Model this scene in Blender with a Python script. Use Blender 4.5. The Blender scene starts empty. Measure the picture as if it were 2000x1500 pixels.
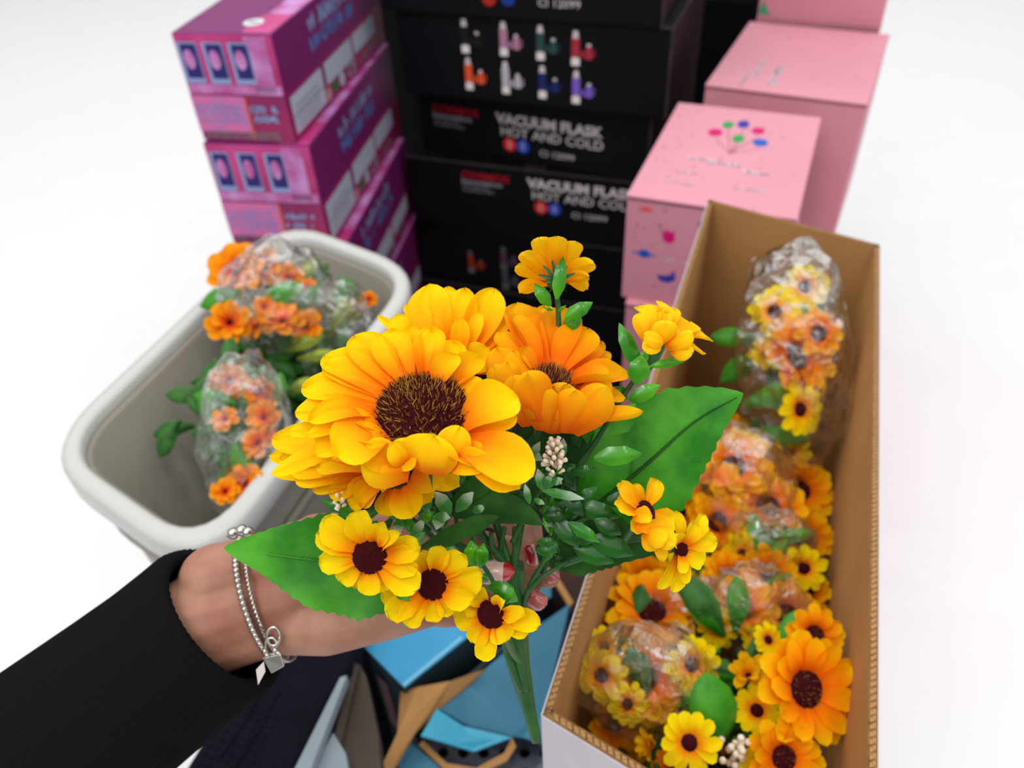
import bpy, bmesh, math, random
from mathutils import Vector, Matrix, noise
rnd = random.Random(7)
S = bpy.context.scene
COL = S.collection
V = Vector
# ------------------------------------------------------------------ camera
F = 1550.0
CAM = V((0, 0, 1.45))
PITCH = math.atan(1550 / 1755); ROLL = -math.atan2(100, 1750)
FW = V((0, math.cos(PITCH), -math.sin(PITCH)))
_r = V((1, 0, 0)); _u = _r.cross(FW)
RT = _r * math.cos(ROLL) + _u * math.sin(ROLL)
UP = _u * math.cos(ROLL) - _r * math.sin(ROLL)
cd = bpy.data.cameras.new('camera'); cam = bpy.data.objects.new('camera', cd); COL.objects.link(cam)
cd.sensor_fit = 'HORIZONTAL'; cd.sensor_width = 36; cd.lens = F * 36 / 2000
cd.clip_start = 0.02; cd.clip_end = 60
M = Matrix((RT, UP, -FW)).transposed().to_4x4(); M.translation = CAM
cam.matrix_world = M
cd.dof.use_dof = True; cd.dof.focus_distance = 0.345; cd.dof.aperture_fstop = cd.lens / 3.3
S.camera = cam
# ------------------------------------------------------------------ light
S.view_settings.view_transform = 'Standard'; S.view_settings.look = 'None'
S.view_settings.gamma = 1; S.view_settings.use_curve_mapping = False
S.view_settings.exposure = 0.02
W = bpy.data.worlds.new('world'); S.world = W; W.use_nodes = True
W.node_tree.nodes['Background'].inputs[0].default_value = (1, 1, 1, 1)
W.node_tree.nodes['Background'].inputs[1].default_value = 0.30
def area(name, loc, aim, size, sy, power, col=(1, 1, 1)):
    l = bpy.data.lights.new(name, 'AREA'); l.shape = 'RECTANGLE'; l.size = size; l.size_y = sy; l.energy = power; l.color = col
    o = bpy.data.objects.new(name, l); COL.objects.link(o); o.location = loc
    o.rotation_euler = (V(aim) - V(loc)).to_track_quat('-Z', 'Y').to_euler()
area('ceiling_panel', (0, 2.0, 3.4), (0, 2.001, 0), 12, 12, 405)
area('ceiling_lamp', (-0.9, -0.6, 2.9), (0, .5, 1), 0.5, 1.2, 9)
for k, (x, y) in enumerate(((-.5, -.3), (.5, -.2), (0, .5), (1.1, 1.2), (-1.2, .9), (.4, 1.0), (-.7, .6), (.8, -.5))):
    area('glint_light', (x, y, 2.9), (x * .3, .7, .9), .014, .014, 2.2)  # unseen tiny lights, added so the wrapping film sparkles

# ------------------------------------------------------------------ helpers
def P(x, y, d): return CAM + d * (FW + (x - 1000) / F * RT + (750 - y) / F * UP)
def Zp(x, y, h):
    v = FW + (x - 1000) / F * RT + (750 - y) / F * UP
    return CAM + v * ((h - CAM.z) / v.z)
def N(x, y, z):  # direction in camera frame: right, up, toward the camera
    return (RT * x + UP * y - FW * z).normalized()
def hx(h, k=1.0):
    c = [int(h[i:i + 2], 16) / 255 for i in (0, 2, 4)]
    return tuple((a / 12.92 if a <= .04045 else ((a + .055) / 1.055) ** 2.4) * k for a in c) + (1,)
def link(o, parent=None):
    COL.objects.link(o)
    if parent is not None: o.parent = parent
    return o
def tag(o, label, cat=None, group=None, kind=None):
    if label: o['label'] = label
    if cat: o['category'] = cat
    if group: o['group'] = group
    if kind: o['kind'] = kind
    return o
def empty(name, loc=(0, 0, 0), rz=0):
    o = bpy.data.objects.new(name, None); o.empty_display_size = .02; o.location = loc; o.rotation_euler = (0, 0, rz)
    return link(o)
def mesh(name, vs, fs, mats, parent=None, org=None, smooth=True, uvs=None, mi=None):
    me = bpy.data.meshes.new(name)
    if org is not None: vs = [V(v) - V(org) for v in vs]
    me.from_pydata([tuple(v) for v in vs], [], fs); 
    for m in (mats if isinstance(mats, (list, tuple)) else [mats]): me.materials.append(m)
    if smooth: me.polygons.foreach_set('use_smooth', [True] * len(me.polygons))
    if uvs is not None:
        ul = me.uv_layers.new(name='UVMap')
        for l in me.loops: ul.data[l.index].uv = uvs[l.vertex_index]
    if mi is not None: me.polygons.foreach_set('material_index', mi)
    me.update()
    return link(bpy.data.objects.new(name, me), parent)
def copy_tree(o, parent=None):
    c = o.copy(); link(c, parent)
    for ch in o.children: copy_tree(ch, c)
    return c

# ------------------------------------------------------------------ materials
def mat(name, col, rough=.6, spec=.3, metal=0, bump=0, bscale=60, var=0, vscale=8, col2=None, coat=0):
    m = bpy.data.materials.new(name); m.use_nodes = True; nt = m.node_tree; b = nt.nodes['Principled BSDF']
    c = hx(col) if isinstance(col, str) else col
    b.inputs['Base Color'].default_value = c; b.inputs['Roughness'].default_value = rough
    b.inputs['Specular IOR Level'].default_value = spec; b.inputs['Metallic'].default_value = metal
    if coat: b.inputs['Coat Weight'].default_value = coat
    tc = nt.nodes.new('ShaderNodeTexCoord')
    if bump:
        n = nt.nodes.new('ShaderNodeTexNoise'); n.inputs['Scale'].default_value = bscale; n.inputs['Detail'].default_value = 4
        nt.links.new(tc.outputs['Object'], n.inputs['Vector'])
        bp = nt.nodes.new('ShaderNodeBump'); bp.inputs['Strength'].default_value = bump; bp.inputs['Distance'].default_value = .002
        nt.links.new(n.outputs[0], bp.inputs['Height']); nt.links.new(bp.outputs[0], b.inputs['Normal'])
    if var or col2:
        n = nt.nodes.new('ShaderNodeTexNoise'); n.inputs['Scale'].default_value = vscale; n.inputs['Detail'].default_value = 3
        nt.links.new(tc.outputs['Object'], n.inputs['Vector'])
        r = nt.nodes.new('ShaderNodeValToRGB'); r.color_ramp.elements[0].position = .35; r.color_ramp.elements[1].position = .65
        c2 = (hx(col2) if col2 else tuple(a * (1 - var) for a in c[:3]) + (1,))
        r.color_ramp.elements[0].color = c2; r.color_ramp.elements[1].color = c
        nt.links.new(n.outputs[0], r.inputs[0]); nt.links.new(r.outputs[0], b.inputs['Base Color'])
    return m
def cloth(name, stops, trans=.3, rough=.75, weave=700, spec=.12, nsc=90, blotch=.12):
    """dyed cloth: colour ramp along the UV length, woven bump, a little translucent"""
    m = bpy.data.materials.new(name); m.use_nodes = True; nt = m.node_tree; L = nt.links; b = nt.nodes['Principled BSDF']; out = nt.nodes['Material Output']
    uv = nt.nodes.new('ShaderNodeUVMap'); sp = nt.nodes.new('ShaderNodeSeparateXYZ'); L.new(uv.outputs[0], sp.inputs[0])
    tc = nt.nodes.new('ShaderNodeTexCoord')
    nz = nt.nodes.new('ShaderNodeTexNoise'); nz.inputs['Scale'].default_value = nsc; nz.inputs['Detail'].default_value = 3; L.new(tc.outputs['Object'], nz.inputs['Vector'])
    oi = nt.nodes.new('ShaderNodeObjectInfo')
    a = nt.nodes.new('ShaderNodeMath'); a.operation = 'MULTIPLY_ADD'; L.new(nz.outputs[0], a.inputs[0]); a.inputs[1].default_value = blotch * 2; a.inputs[2].default_value = -blotch
    a2 = nt.nodes.new('ShaderNodeMath'); a2.operation = 'MULTIPLY_ADD'; L.new(oi.outputs['Random'], a2.inputs[0]); a2.inputs[1].default_value = blotch; L.new(a.outputs[0], a2.inputs[2])
    a3 = nt.nodes.new('ShaderNodeMath'); a3.operation = 'ADD'; L.new(sp.outputs[1], a3.inputs[0]); L.new(a2.outputs[0], a3.inputs[1])
    r = nt.nodes.new('ShaderNodeValToRGB'); L.new(a3.outputs[0], r.inputs[0])
    e = r.color_ramp.elements
    while len(e) < len(stops): e.new(.5)
    for k, (p, c) in enumerate(stops): e[k].position = p; e[k].color = hx(c)
    L.new(r.outputs[0], b.inputs['Base Color']); b.inputs['Roughness'].default_value = rough; b.inputs['Specular IOR Level'].default_value = spec
    w = nt.nodes.new('ShaderNodeTexWave'); w.inputs['Scale'].default_value = weave; w.wave_type = 'BANDS'; w.bands_direction = 'DIAGONAL'; w.inputs['Distortion'].default_value = .5
    L.new(tc.outputs['Object'], w.inputs['Vector'])
    ad = nt.nodes.new('ShaderNodeMath'); ad.operation = 'MULTIPLY_ADD'; L.new(w.outputs[1], ad.inputs[0]); ad.inputs[1].default_value = .12; L.new(nz.outputs[0], ad.inputs[2])
    bp = nt.nodes.new('ShaderNodeBump'); bp.inputs['Strength'].default_value = .55; bp.inputs['Distance'].default_value = .0012
    L.new(ad.outputs[0], bp.inputs['Height']); L.new(bp.outputs[0], b.inputs['Normal'])
    if trans:
        t = nt.nodes.new('ShaderNodeBsdfTranslucent'); L.new(r.outputs[0], t.inputs[0])
        mx = nt.nodes.new('ShaderNodeMixShader'); mx.inputs[0].default_value = trans
        L.new(b.outputs[0], mx.inputs[1]); L.new(t.outputs[0], mx.inputs[2]); L.new(mx.outputs[0], out.inputs[0])
    return m
def leafmat(name, c1, c2, rough=.35, spec=.5, edge=None, weave=0, trans=.15, nsc=45):
    m = bpy.data.materials.new(name); m.use_nodes = True; nt = m.node_tree; L = nt.links; b = nt.nodes['Principled BSDF']; out = nt.nodes['Material Output']
    uv = nt.nodes.new('ShaderNodeUVMap'); sp = nt.nodes.new('ShaderNodeSeparateXYZ'); L.new(uv.outputs[0], sp.inputs[0])
    tc = nt.nodes.new('ShaderNodeTexCoord')
    nz = nt.nodes.new('ShaderNodeTexNoise'); nz.inputs['Scale'].default_value = nsc; nz.inputs['Detail'].default_value = 3; L.new(tc.outputs['Object'], nz.inputs['Vector'])
    r = nt.nodes.new('ShaderNodeValToRGB'); r.color_ramp.elements[0].position = .35; r.color_ramp.elements[1].position = .68
    r.color_ramp.elements[0].color = hx(c1); r.color_ramp.elements[1].color = hx(c2); L.new(nz.outputs[0], r.inputs[0])
    colr = r.outputs[0]
    if edge:
        rr = nt.nodes.new('ShaderNodeValToRGB'); rr.color_ramp.elements[0].position = .45; rr.color_ramp.elements[1].position = .95
        rr.color_ramp.elements[0].color = (0, 0, 0, 1); rr.color_ramp.elements[1].color = (1, 1, 1, 1); L.new(sp.outputs[1], rr.inputs[0])
        mx = nt.nodes.new('ShaderNodeMixRGB'); L.new(rr.outputs[0], mx.inputs[0]); L.new(colr, mx.inputs[1]); mx.inputs[2].default_value = hx(edge); colr = mx.outputs[0]
    L.new(colr, b.inputs['Base Color']); b.inputs['Roughness'].default_value = rough; b.inputs['Specular IOR Level'].default_value = spec
    bp = nt.nodes.new('ShaderNodeBump'); bp.inputs['Strength'].default_value = .3; bp.inputs['Distance'].default_value = .0015
    h = nz.outputs[0]
    if weave:
        w = nt.nodes.new('ShaderNodeTexWave'); w.inputs['Scale'].default_value = weave; w.bands_direction = 'DIAGONAL'; L.new(tc.outputs['Object'], w.inputs['Vector'])
        ad = nt.nodes.new('ShaderNodeMath'); ad.operation = 'MULTIPLY_ADD'; L.new(w.outputs[1], ad.inputs[0]); ad.inputs[1].default_value = .1; L.new(h, ad.inputs[2]); h = ad.outputs[0]
    L.new(h, bp.inputs['Height']); L.new(bp.outputs[0], b.inputs['Normal'])
    if trans:
        t = nt.nodes.new('ShaderNodeBsdfTranslucent'); L.new(colr, t.inputs[0]); mx = nt.nodes.new('ShaderNodeMixShader'); mx.inputs[0].default_value = trans
        L.new(b.outputs[0], mx.inputs[1]); L.new(t.outputs[0], mx.inputs[2]); L.new(mx.outputs[0], out.inputs[0])
    return m
def filmmat():
    m = bpy.data.materials.new('clear_film'); m.use_nodes = True; nt = m.node_tree; L = nt.links
    nt.nodes.remove(nt.nodes['Principled BSDF']); out = nt.nodes['Material Output']
    tr = nt.nodes.new('ShaderNodeBsdfTransparent'); tr.inputs[0].default_value = (.97, .97, .97, 1)
    gl = nt.nodes.new('ShaderNodeBsdfGlossy'); gl.inputs['Roughness'].default_value = .035
    tc = nt.nodes.new('ShaderNodeTexCoord')
    n1 = nt.nodes.new('ShaderNodeTexNoise'); n1.inputs['Scale'].default_value = 38; n1.inputs['Detail'].default_value = 5; n1.inputs['Distortion'].default_value = 1.5
    vo = nt.nodes.new('ShaderNodeTexVoronoi'); vo.inputs['Scale'].default_value = 45; vo.feature = 'F1'
    L.new(tc.outputs['Object'], n1.inputs['Vector']); L.new(tc.outputs['Object'], vo.inputs['Vector'])
    ad = nt.nodes.new('ShaderNodeMath'); ad.operation = 'ADD'; L.new(n1.outputs[0], ad.inputs[0]); L.new(vo.outputs[0], ad.inputs[1])
    bp = nt.nodes.new('ShaderNodeBump'); bp.inputs['Strength'].default_value = 1; bp.inputs['Distance'].default_value = .012; L.new(ad.outputs[0], bp.inputs['Height'])
    L.new(bp.outputs[0], gl.inputs['Normal'])
    lw = nt.nodes.new('ShaderNodeFresnel'); lw.inputs[0].default_value = 1.38; L.new(bp.outputs[0], lw.inputs['Normal'])
    mp = nt.nodes.new('ShaderNodeMath'); mp.operation = 'MULTIPLY_ADD'; L.new(lw.outputs[0], mp.inputs[0]); mp.inputs[1].default_value = .55; mp.inputs[2].default_value = .045
    mp.use_clamp = True
    mx = nt.nodes.new('ShaderNodeMixShader'); L.new(mp.outputs[0], mx.inputs[0]); L.new(tr.outputs[0], mx.inputs[1]); L.new(gl.outputs[0], mx.inputs[2]); L.new(mx.outputs[0], out.inputs[0])
    return m
YEL = [(0, 'F06000'), (.30, 'F88A00'), (.60, 'F9B600'), (1, 'FAD200')]
m_sun = cloth('sunflower_cloth', YEL, trans=.28)
m_sun2 = cloth('deep_sunflower_cloth', [(0, 'E85800'), (.4, 'F48000'), (.75, 'F49A00'), (1, 'F0B400')], trans=.28)
m_sunb = cloth('bunch_sunflower_cloth', [(0, 'F05800'), (.4, 'FF8A00'), (.75, 'FFA800'), (1, 'FFC400')], trans=.28, nsc=4, weave=30)
m_daib = cloth('bunch_daisy_cloth', [(0, 'F77800'), (.25, 'FFA000'), (.5, 'FFD200'), (1, 'FFE600')], trans=.25, nsc=4, weave=30)
m_dai = cloth('daisy_cloth', [(0, 'F07000'), (.24, 'F89A00'), (.5, 'F9C800'), (1, 'F8DC08')], trans=.25)
m_dai2 = cloth('golden_daisy_cloth', [(0, 'FA8A00'), (.4, 'FFB000'), (1, 'FFD010')], trans=.25)
m_org = cloth('orange_cloth', [(0, 'C81E0A'), (.28, 'F0500A'), (.6, 'FF8C0A'), (1, 'FFA818')], trans=.15)
m_seed = mat('seed_maroon', '3A0A10', .9, .1)
m_gold = mat('gold_bristle', 'B5882A', .6, .3)
m_mhair = mat('maroon_bristle', '5A1420', .8, .2)
m_leaf = leafmat('cloth_leaf_green', '1F7A0A', '4CA81C', .30, .5, weave=500)
m_leafd = leafmat('dark_cloth_leaf', '1A4812', '326822', .6, .2, weave=400)
m_pl = leafmat('plastic_leaf', '1A7410', '56B018', .22, .5)
m_pld = leafmat('dark_plastic_leaf', '0E440E', '267418', .25, .5)
m_var = leafmat('variegated_leaf', '2C7A2A', '4E9A44', .3, .5, edge='CFE0CC')
m_stem = leafmat('stem_green', '1C4A1C', '2F642A', .45, .4, trans=0)
m_cream = mat('cream_blossom', 'E6D0B4', .5, .3, col2='F0E4D0')
m_ol = leafmat('olive_leaf', '5A6A1C', '9AA83C', .5, .3, nsc=3)
m_bgleaf = leafmat('dark_bunch_leaf', '1E4A1C', '3F7A30', .45, .3, nsc=3)  # darker green leaf colour for the bunches
m_gl2 = leafmat('fresh_bunch_leaf', '1F7A14', '4CA028', .4, .3, nsc=3)
m_film = filmmat()
m_skin = mat('skin', 'AC7E68', .5, .35, var=.22, vscale=30, col2='96604F', bump=.15, bscale=300)
m_skin.node_tree.nodes['Principled BSDF'].inputs['Subsurface Weight'].default_value = .12
m_skin.node_tree.nodes['Principled BSDF'].inputs['Subsurface Radius'].default_value = (.01, .004, .002)
m_nail = mat('nail', 'D9B4AA', .15, .5, coat=.6)
m_nailr = mat('red_nail_polish', 'B0101C', .1, .5, coat=.8)
m_nailp = mat('pink_nail', 'B8605A', .15, .5, coat=.6)
m_silver = mat('silver', 'C8C4BC', .18, .5, metal=1)
m_knit = mat('black_knit', '101012', .95, .1, bump=.8, bscale=900)
m_white = mat('white_print', 'D8D8DC', .6, .2)
m_grey = mat('grey_print', '8C8C94', .6, .2)

# ------------------------------------------------------------------ setting: floor
fl = mesh('floor', [(-12, -6, 0), (12, -6, 0), (12, 14, 0), (-12, 14, 0)], [(0, 1, 2, 3)], mat('white_floor', 'FAFAFA', .6, .3, var=.01), smooth=False)
tag(fl, 'plain white shop floor', kind='structure')

# ------------------------------------------------------------------ solid builders
def boxverts(a, b): 
    (x0, y0, z0), (x1, y1, z1) = a, b
    return [(x0, y0, z0), (x1, y0, z0), (x1, y1, z0), (x0, y1, z0), (x0, y0, z1), (x1, y0, z1), (x1, y1, z1), (x0, y1, z1)]
BF = [(0, 3, 2, 1), (4, 5, 6, 7), (0, 1, 5, 4), (1, 2, 6, 5), (2, 3, 7, 6), (3, 0, 4, 7)]
def bev(o, w=.002, seg=2):
    b = o.modifiers.new('bevel', 'BEVEL'); b.width = w; b.segments = seg; b.limit_method = 'ANGLE'; return o
def slab(name, a, b, m, parent, w=.0015): return bev(mesh(name, boxverts(a, b), BF, m, parent, smooth=False), w)
def prism(name, pts, th, m, parent=None, org=None, w=0, down=V((0, 0, -1))):
    """polygon (world points) thickened by th along `down`"""
    n = len(pts); vs = [V(p) for p in pts] + [V(p) + down * th for p in pts]
    fs = [tuple(range(n)), tuple(range(2 * n - 1, n - 1, -1))] + [(i, i + n, (i + 1) % n + n, (i + 1) % n) for i in range(n)]
    o = mesh(name, vs, fs, m, parent, org, smooth=False)
    return bev(o, w) if w else o
def disc(name, c, ax, ay, m, parent, n=24, th=.0006, smooth=False):
    """flat printed spot on a face: centre and half axes in the parent's frame"""
    c, ax, ay = V(c), V(ax), V(ay); nn = ax.cross(ay).normalized()
    vs = [c + ax * math.cos(2 * math.pi * k / n) + ay * math.sin(2 * math.pi * k / n) + nn * th for k in range(n)]
    return mesh(name, vs, [tuple(range(n))], m, parent, smooth=False)
def quad(name, c, ax, ay, m, parent, th=.0006):
    c, ax, ay = V(c), V(ax), V(ay); nn = ax.cross(ay).normalized() * th
    return mesh(name, [c - ax - ay + nn, c + ax - ay + nn, c + ax + ay + nn, c - ax + ay + nn], [(0, 1, 2, 3)], m, parent, smooth=False)
def text(s, c, ax, ay, h, m, parent, name='lettering', bold=0, align='LEFT', sx=1):
    """printed words: c lower left, ax/ay unit directions, h letter height"""
    cu = bpy.data.curves.new('t', 'FONT'); cu.body = s; cu.size = h * 1.4; cu.offset = bold; cu.align_x = align; cu.resolution_u = 2
    t = bpy.data.objects.new('t', cu); COL.objects.link(t)
    dg = bpy.context.evaluated_depsgraph_get(); me = bpy.data.meshes.new_from_object(t.evaluated_get(dg)); bpy.data.objects.remove(t); bpy.data.curves.remove(cu)
    ax, ay, c = V(ax).normalized(), V(ay).normalized(), V(c); nn = ax.cross(ay) * .0008
    for v in me.vertices: v.co = c + ax * v.co.x * sx + ay * v.co.y + nn
    me.materials.clear(); me.materials.append(m); me.name = name
    return link(bpy.data.objects.new(name, me), parent)
def tube_data(pts, rs, n=10, cap=True):
    vs, fs = [], []; pts = [V(p) for p in pts]; up = V((.123, .31, .94))
    if not isinstance(rs, (list, tuple)): rs = [rs] * len(pts)
    for i, p in enumerate(pts):
        d = (pts[min(i + 1, len(pts) - 1)] - pts[max(i - 1, 0)]).normalized()
        a = d.cross(up).normalized(); b = d.cross(a); up = -b if i < 0 else up
        for k in range(n):
            t = 2 * math.pi * k / n; vs.append(p + (a * math.cos(t) + b * math.sin(t)) * rs[i])
    for i in range(len(pts) - 1):
        for k in range(n): fs.append((i * n + k, i * n + (k + 1) % n, (i + 1) * n + (k + 1) % n, (i + 1) * n + k))
    if cap: fs += [tuple(range(n - 1, -1, -1)), tuple(range((len(pts) - 1) * n, len(pts) * n))]
    return vs, fs
def spline(pts, per=6):
    pts = [V(p) for p in pts]; out = []
    for i in range(len(pts) - 1):
        p0, p1, p2, p3 = pts[max(i - 1, 0)], pts[i], pts[i + 1], pts[min(i + 2, len(pts) - 1)]
        for k in range(per):
            t = k / per; out.append(.5 * ((2 * p1) + (-p0 + p2) * t + (2 * p0 - 5 * p1 + 4 * p2 - p3) * t * t + (-p0 + 3 * p1 - 3 * p2 + p3) * t ** 3))
    return out + [pts[-1]]
def tube(name, pts, rs, m, parent=None, org=None, n=10, per=5):
    sp = spline(pts, per)
    if isinstance(rs, (list, tuple)):
        k = len(sp) - 1; q = len(rs) - 1; rs = [rs[min(int(i / k * q), q - 1)] * (1 - (i / k * q - min(int(i / k * q), q - 1))) + rs[min(int(i / k * q), q - 1) + 1] * (i / k * q - min(int(i / k * q), q - 1)) for i in range(k + 1)]
    vs, fs = tube_data(sp, rs, n)
    uv = [(0, i // n / (len(sp) - 1)) for i in range(len(vs))]
    return mesh(name, vs, fs, m, parent, org, uvs=uv)
def merge(parts):
    vs, fs = [], []
    for v, f in parts:
        o = len(vs); vs += list(v); fs += [tuple(i + o for i in q) for q in f]
    return vs, fs
def sphere_data(c, r, nu=10, nv=6, ax=None):
    vs, fs = [], []; c = V(c); ax = ax or (V((r, 0, 0)), V((0, r, 0)), V((0, 0, r)))
    for j in range(nv + 1):
        p = math.pi * j / nv
        for i in range(nu):
            t = 2 * math.pi * i / nu; vs.append(c + ax[0] * math.sin(p) * math.cos(t) + ax[1] * math.sin(p) * math.sin(t) + ax[2] * math.cos(p))
    for j in range(nv):
        for i in range(nu): fs.append((j * nu + i, (j + 1) * nu + i, (j + 1) * nu + (i + 1) % nu, j * nu + (i + 1) % nu))
    return vs, fs
def rounded(pts, r, n=7):
    out = []; k = len(pts)
    for i in range(k):
        p, a, b = V(pts[i]), V(pts[i - 1]), V(pts[(i + 1) % k]); da, db = (a - p).normalized(), (b - p).normalized()
        for j in range(n + 1):
            t = j / n; out.append((p + da * r) * (1 - t) ** 2 + p * 2 * t * (1 - t) + (p + db * r) * t * t)
    return out
# ------------------------------------------------------------------ cartons
m_blk = mat('black_carton', '0B0B10', .55, .12, bump=.1, bscale=200)
m_blkedge = mat('worn_black_edge', '4A4046', .7, .1, var=.4, vscale=30)
m_red = mat('red_print', 'A81420', .6, .2)
m_cream2 = mat('pale_print', 'CFC8CC', .6, .2)
class Box:
    def __init__(s, name, label, cat, xy, ztop, yaw, w, d, h, m, group=None, body='carton_body', w_b=.002):
        s.w, s.d, s.h = w, d, h
        s.root = empty(name, (xy[0], xy[1], ztop - h), math.radians(yaw)); tag(s.root, label, cat, group)
        s.mw = Matrix.Translation((xy[0], xy[1], ztop - h)) @ Matrix.Rotation(math.radians(yaw), 4, 'Z')
        if m: slab(body, (0, 0, 0), (w, d, h), m, s.root, w_b)
    def hit(s, x, y, axis, val):
        i = s.mw.inverted(); o = i @ CAM; d = (i @ P(x, y, 1)) - o
        return o + d * ((val - o[axis]) / d[axis])
    def f(s, x, y): return s.hit(x, y, 1, 0)
    def r(s, x, y): return s.hit(x, y, 0, s.w)
    def t(s, x, y): return s.hit(x, y, 2, s.h)
FX, FY = V((1, 0, 0)), V((0, 0, 1))      # front face axes
RX, RY = V((0, 1, 0)), V((0, 0, 1))      # right face axes
TX, TY = V((1, 0, 0)), V((0, 1, 0))      # top face axes
def scribble(c, ax, ay, ln, h, m, parent, dens=1.0, name='illegible_print', th=.12):
    """small print too fine to read: a row of short strokes"""
    c, ax, ay = V(c), V(ax).normalized(), V(ay).normalized(); nn = ax.cross(ay) * .0008; vs, fs = [], []
    x = 0
    while x < ln:
        w = h * rnd.uniform(.35, .6)
        for q in range(2):
            a = V((x + rnd.uniform(0, w), rnd.uniform(0, h * .3))); b = V((x + rnd.uniform(0, w), rnd.uniform(h * .6, h)))
            d = (b - a).normalized(); s = V((-d.y, d.x)) * h * th
            k = len(vs)
            for p in (a - s, b - s, b + s, a + s): vs.append(c + ax * p.x + ay * p.y + nn)
            fs.append((k, k + 1, k + 2, k + 3))
        x += w * (1.25 / dens) if rnd.random() > .12 else w * 2.2
    return mesh(name, vs, fs, m, parent, smooth=False)
def flask(b, x, y, col, capc='D0C8C8', basec='E8E0DC'):
    """printed picture of a flask with its cup and mug"""
    p = b.f(x, y); vs, fs, mi = [], [], []
    mc = mat('flask_print', col, .5, .2); ms = [mc, mat('cap_print', capc, .5, .2), mat('base_print', basec, .5, .2)]
    def r(x0, z0, x1, z1, k, tp=0):
        i = len(vs); vs.extend([p + V((x0, -.0007, z0)), p + V((x1, -.0007, z0)), p + V((x1 - tp, -.0007, z1)), p + V((x0 + tp, -.0007, z1))]); fs.append((i, i + 1, i + 2, i + 3)); mi.append(k)
    r(-.0075, .012, .0075, .045, 0); r(-.006, .045, .006, .058, 1, .002); r(-.0065, .0095, .0065, .012, 1); r(-.0075, -.003, .0075, .0095, 2, -.0005)
    r(.010, .012, .016, .024, 0); r(.018, .010, .031, .032, 0, .001); r(.021, .032, .028, .037, 1); r(.031, .015, .036, .018, 0); r(.034, .015, .036, .028, 0); r(.031, .026, .036, .028, 0)
    mesh('printed_flask', vs, fs, ms, b.root, smooth=False, mi=mi)
def black_box(label, xy, z, yaw, w, d, h, kind):
    b = Box('flask_carton', label, 'carton', xy, z, yaw, w, d, h, m_blk, 'black flask cartons in one stack')
    for (a, c) in (((-.001, -.001, h - .0015), (w + .001, .0025, h + .0008)), ((w - .0025, -.001, 0), (w + .001, .0025, h - .0015)), ((w - .002, .0025, h - .0015), (w + .001, d, h + .0008))):
        slab('worn_edge', a, c, m_blkedge, b.root, .0005)
    slab('tape', (w * .46, 0, h), (w * .54, d, h + .0005), mat('brown_tape', '2A2024', .3, .4), b.root, .0002)
    return b
def front_words(b, dx, dz=0, k=1.0):
    """dx: left of the wording along the front, dz its top"""
    o = V((dx, 0, b.h - .012 - dz))
    text('COSMOS', o + V((0, 0, -.016)), FX, FY, .0155, m_red, b.root, bold=.0006, sx=1.25)
    text('Innovation', o + V((0, 0, -.029)), FX, FY, .012, m_grey, b.root, sx=1.3, bold=.0004)
    text('TOP QUALITY', o + V((0, 0, -.038)), FX, FY, .0065, m_grey, b.root, sx=1.1)
    text('GUARANTEED', o + V((0, 0, -.047)), FX, FY, .0065, m_grey, b.root, sx=1.25)
    text('VACUUM FLASK', o + V((.150, 0, -.020)), FX, FY, .021, m_cream2, b.root, bold=.0012, sx=1.08)
    text('HOT AND COLD', o + V((.158, 0, -.046)), FX, FY, .020, m_cream2, b.root, bold=.0002, sx=1.05)
    disc('hot_symbol', o + V((.178, 0, -.064)), FX * .0145, FY * .0145, mat('hot_red', 'D8281C', .5, .2), b.root)
    disc('cold_symbol', o + V((.208, 0, -.064)), FX * .0145, FY * .0145, mat('cold_blue', '1C48B8', .5, .2), b.root)
    for k_, xx in enumerate((.178, .208)):
        for q in range(3): quad('symbol_mark', o + V((xx, 0, -.058 - q * .006)), FX * .005, FY * .001, m_cream2, b.root, .0012)
    text('CI 12099', o + V((.245, 0, -.078)), FX, FY, .013, m_cream2, b.root, sx=1.15)
H1 = .158
b0 = black_box('topmost black flask carton, above the one with eight flask pictures', (-.20, 1.585), 1.0 + H1, -21.5, .524, .35, H1, 0)
text('CI 12099', b0.f(1050, 12), FX, FY, .013, m_cream2, b0.root, sx=1.15)
disc('hot_symbol', b0.f(955, -4), FX * .0135, FY * .0135, mat('hot_red', 'A8281C', .5, .2), b0.root)
disc('cold_symbol', b0.f(992, -4), FX * .0135, FY * .0135, mat('cold_blue', '1C3888', .5, .2), b0.root)
b1 = black_box('black flask carton whose front shows eight flask pictures, second from the top', (-.179, 1.589), 1.0, -22, .524, .35, H1, 1)
for (x, y, c, kw) in ((910, 100, '16161A', 1), (985, 106, 'B07C98', 0), (1056, 114, '2C4A4A', 0), (1124, 125, 'A83040', 0),
                      (918, 172, 'E05830', 0), (989, 180, 'B8B4BC', 0), (1060, 189, '1C2860', 0), (1125, 199, '7A5CC0', 0)): flask(b1, x, y, c)
b2 = black_box('black flask carton with bright VACUUM FLASK wording, third from the top', (-.177 + .012, 1.662), 1.0 - H1 - .001, -27, .510, .33, .147, 2)
front_words(b2, .034, .034)
z3 = 1.0 - H1 - .149
b3 = black_box('black flask carton with dimmer VACUUM FLASK wording, just above the small rear flower', (-.200, 1.619), z3, -21, .574, .35, H1, 3)
front_words(b3, .125, .006)
b4 = black_box('black flask carton with flask pictures coloured dim as in shade, behind the small rear flower', (-.205, 1.630), z3 - H1 - .001, -22, .574, .33, H1, 4)
for (x, y, c) in ((922, 530, '8C3018'), (985, 524, '503848'), (988, 562, '484850'), (1040, 532, '203030'), (1090, 540, '5A2028')): flask(b4, x, y, c, '5A5860', '6A6668')  # flask, cap and base prints darkened in colour to stand for shade
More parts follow.
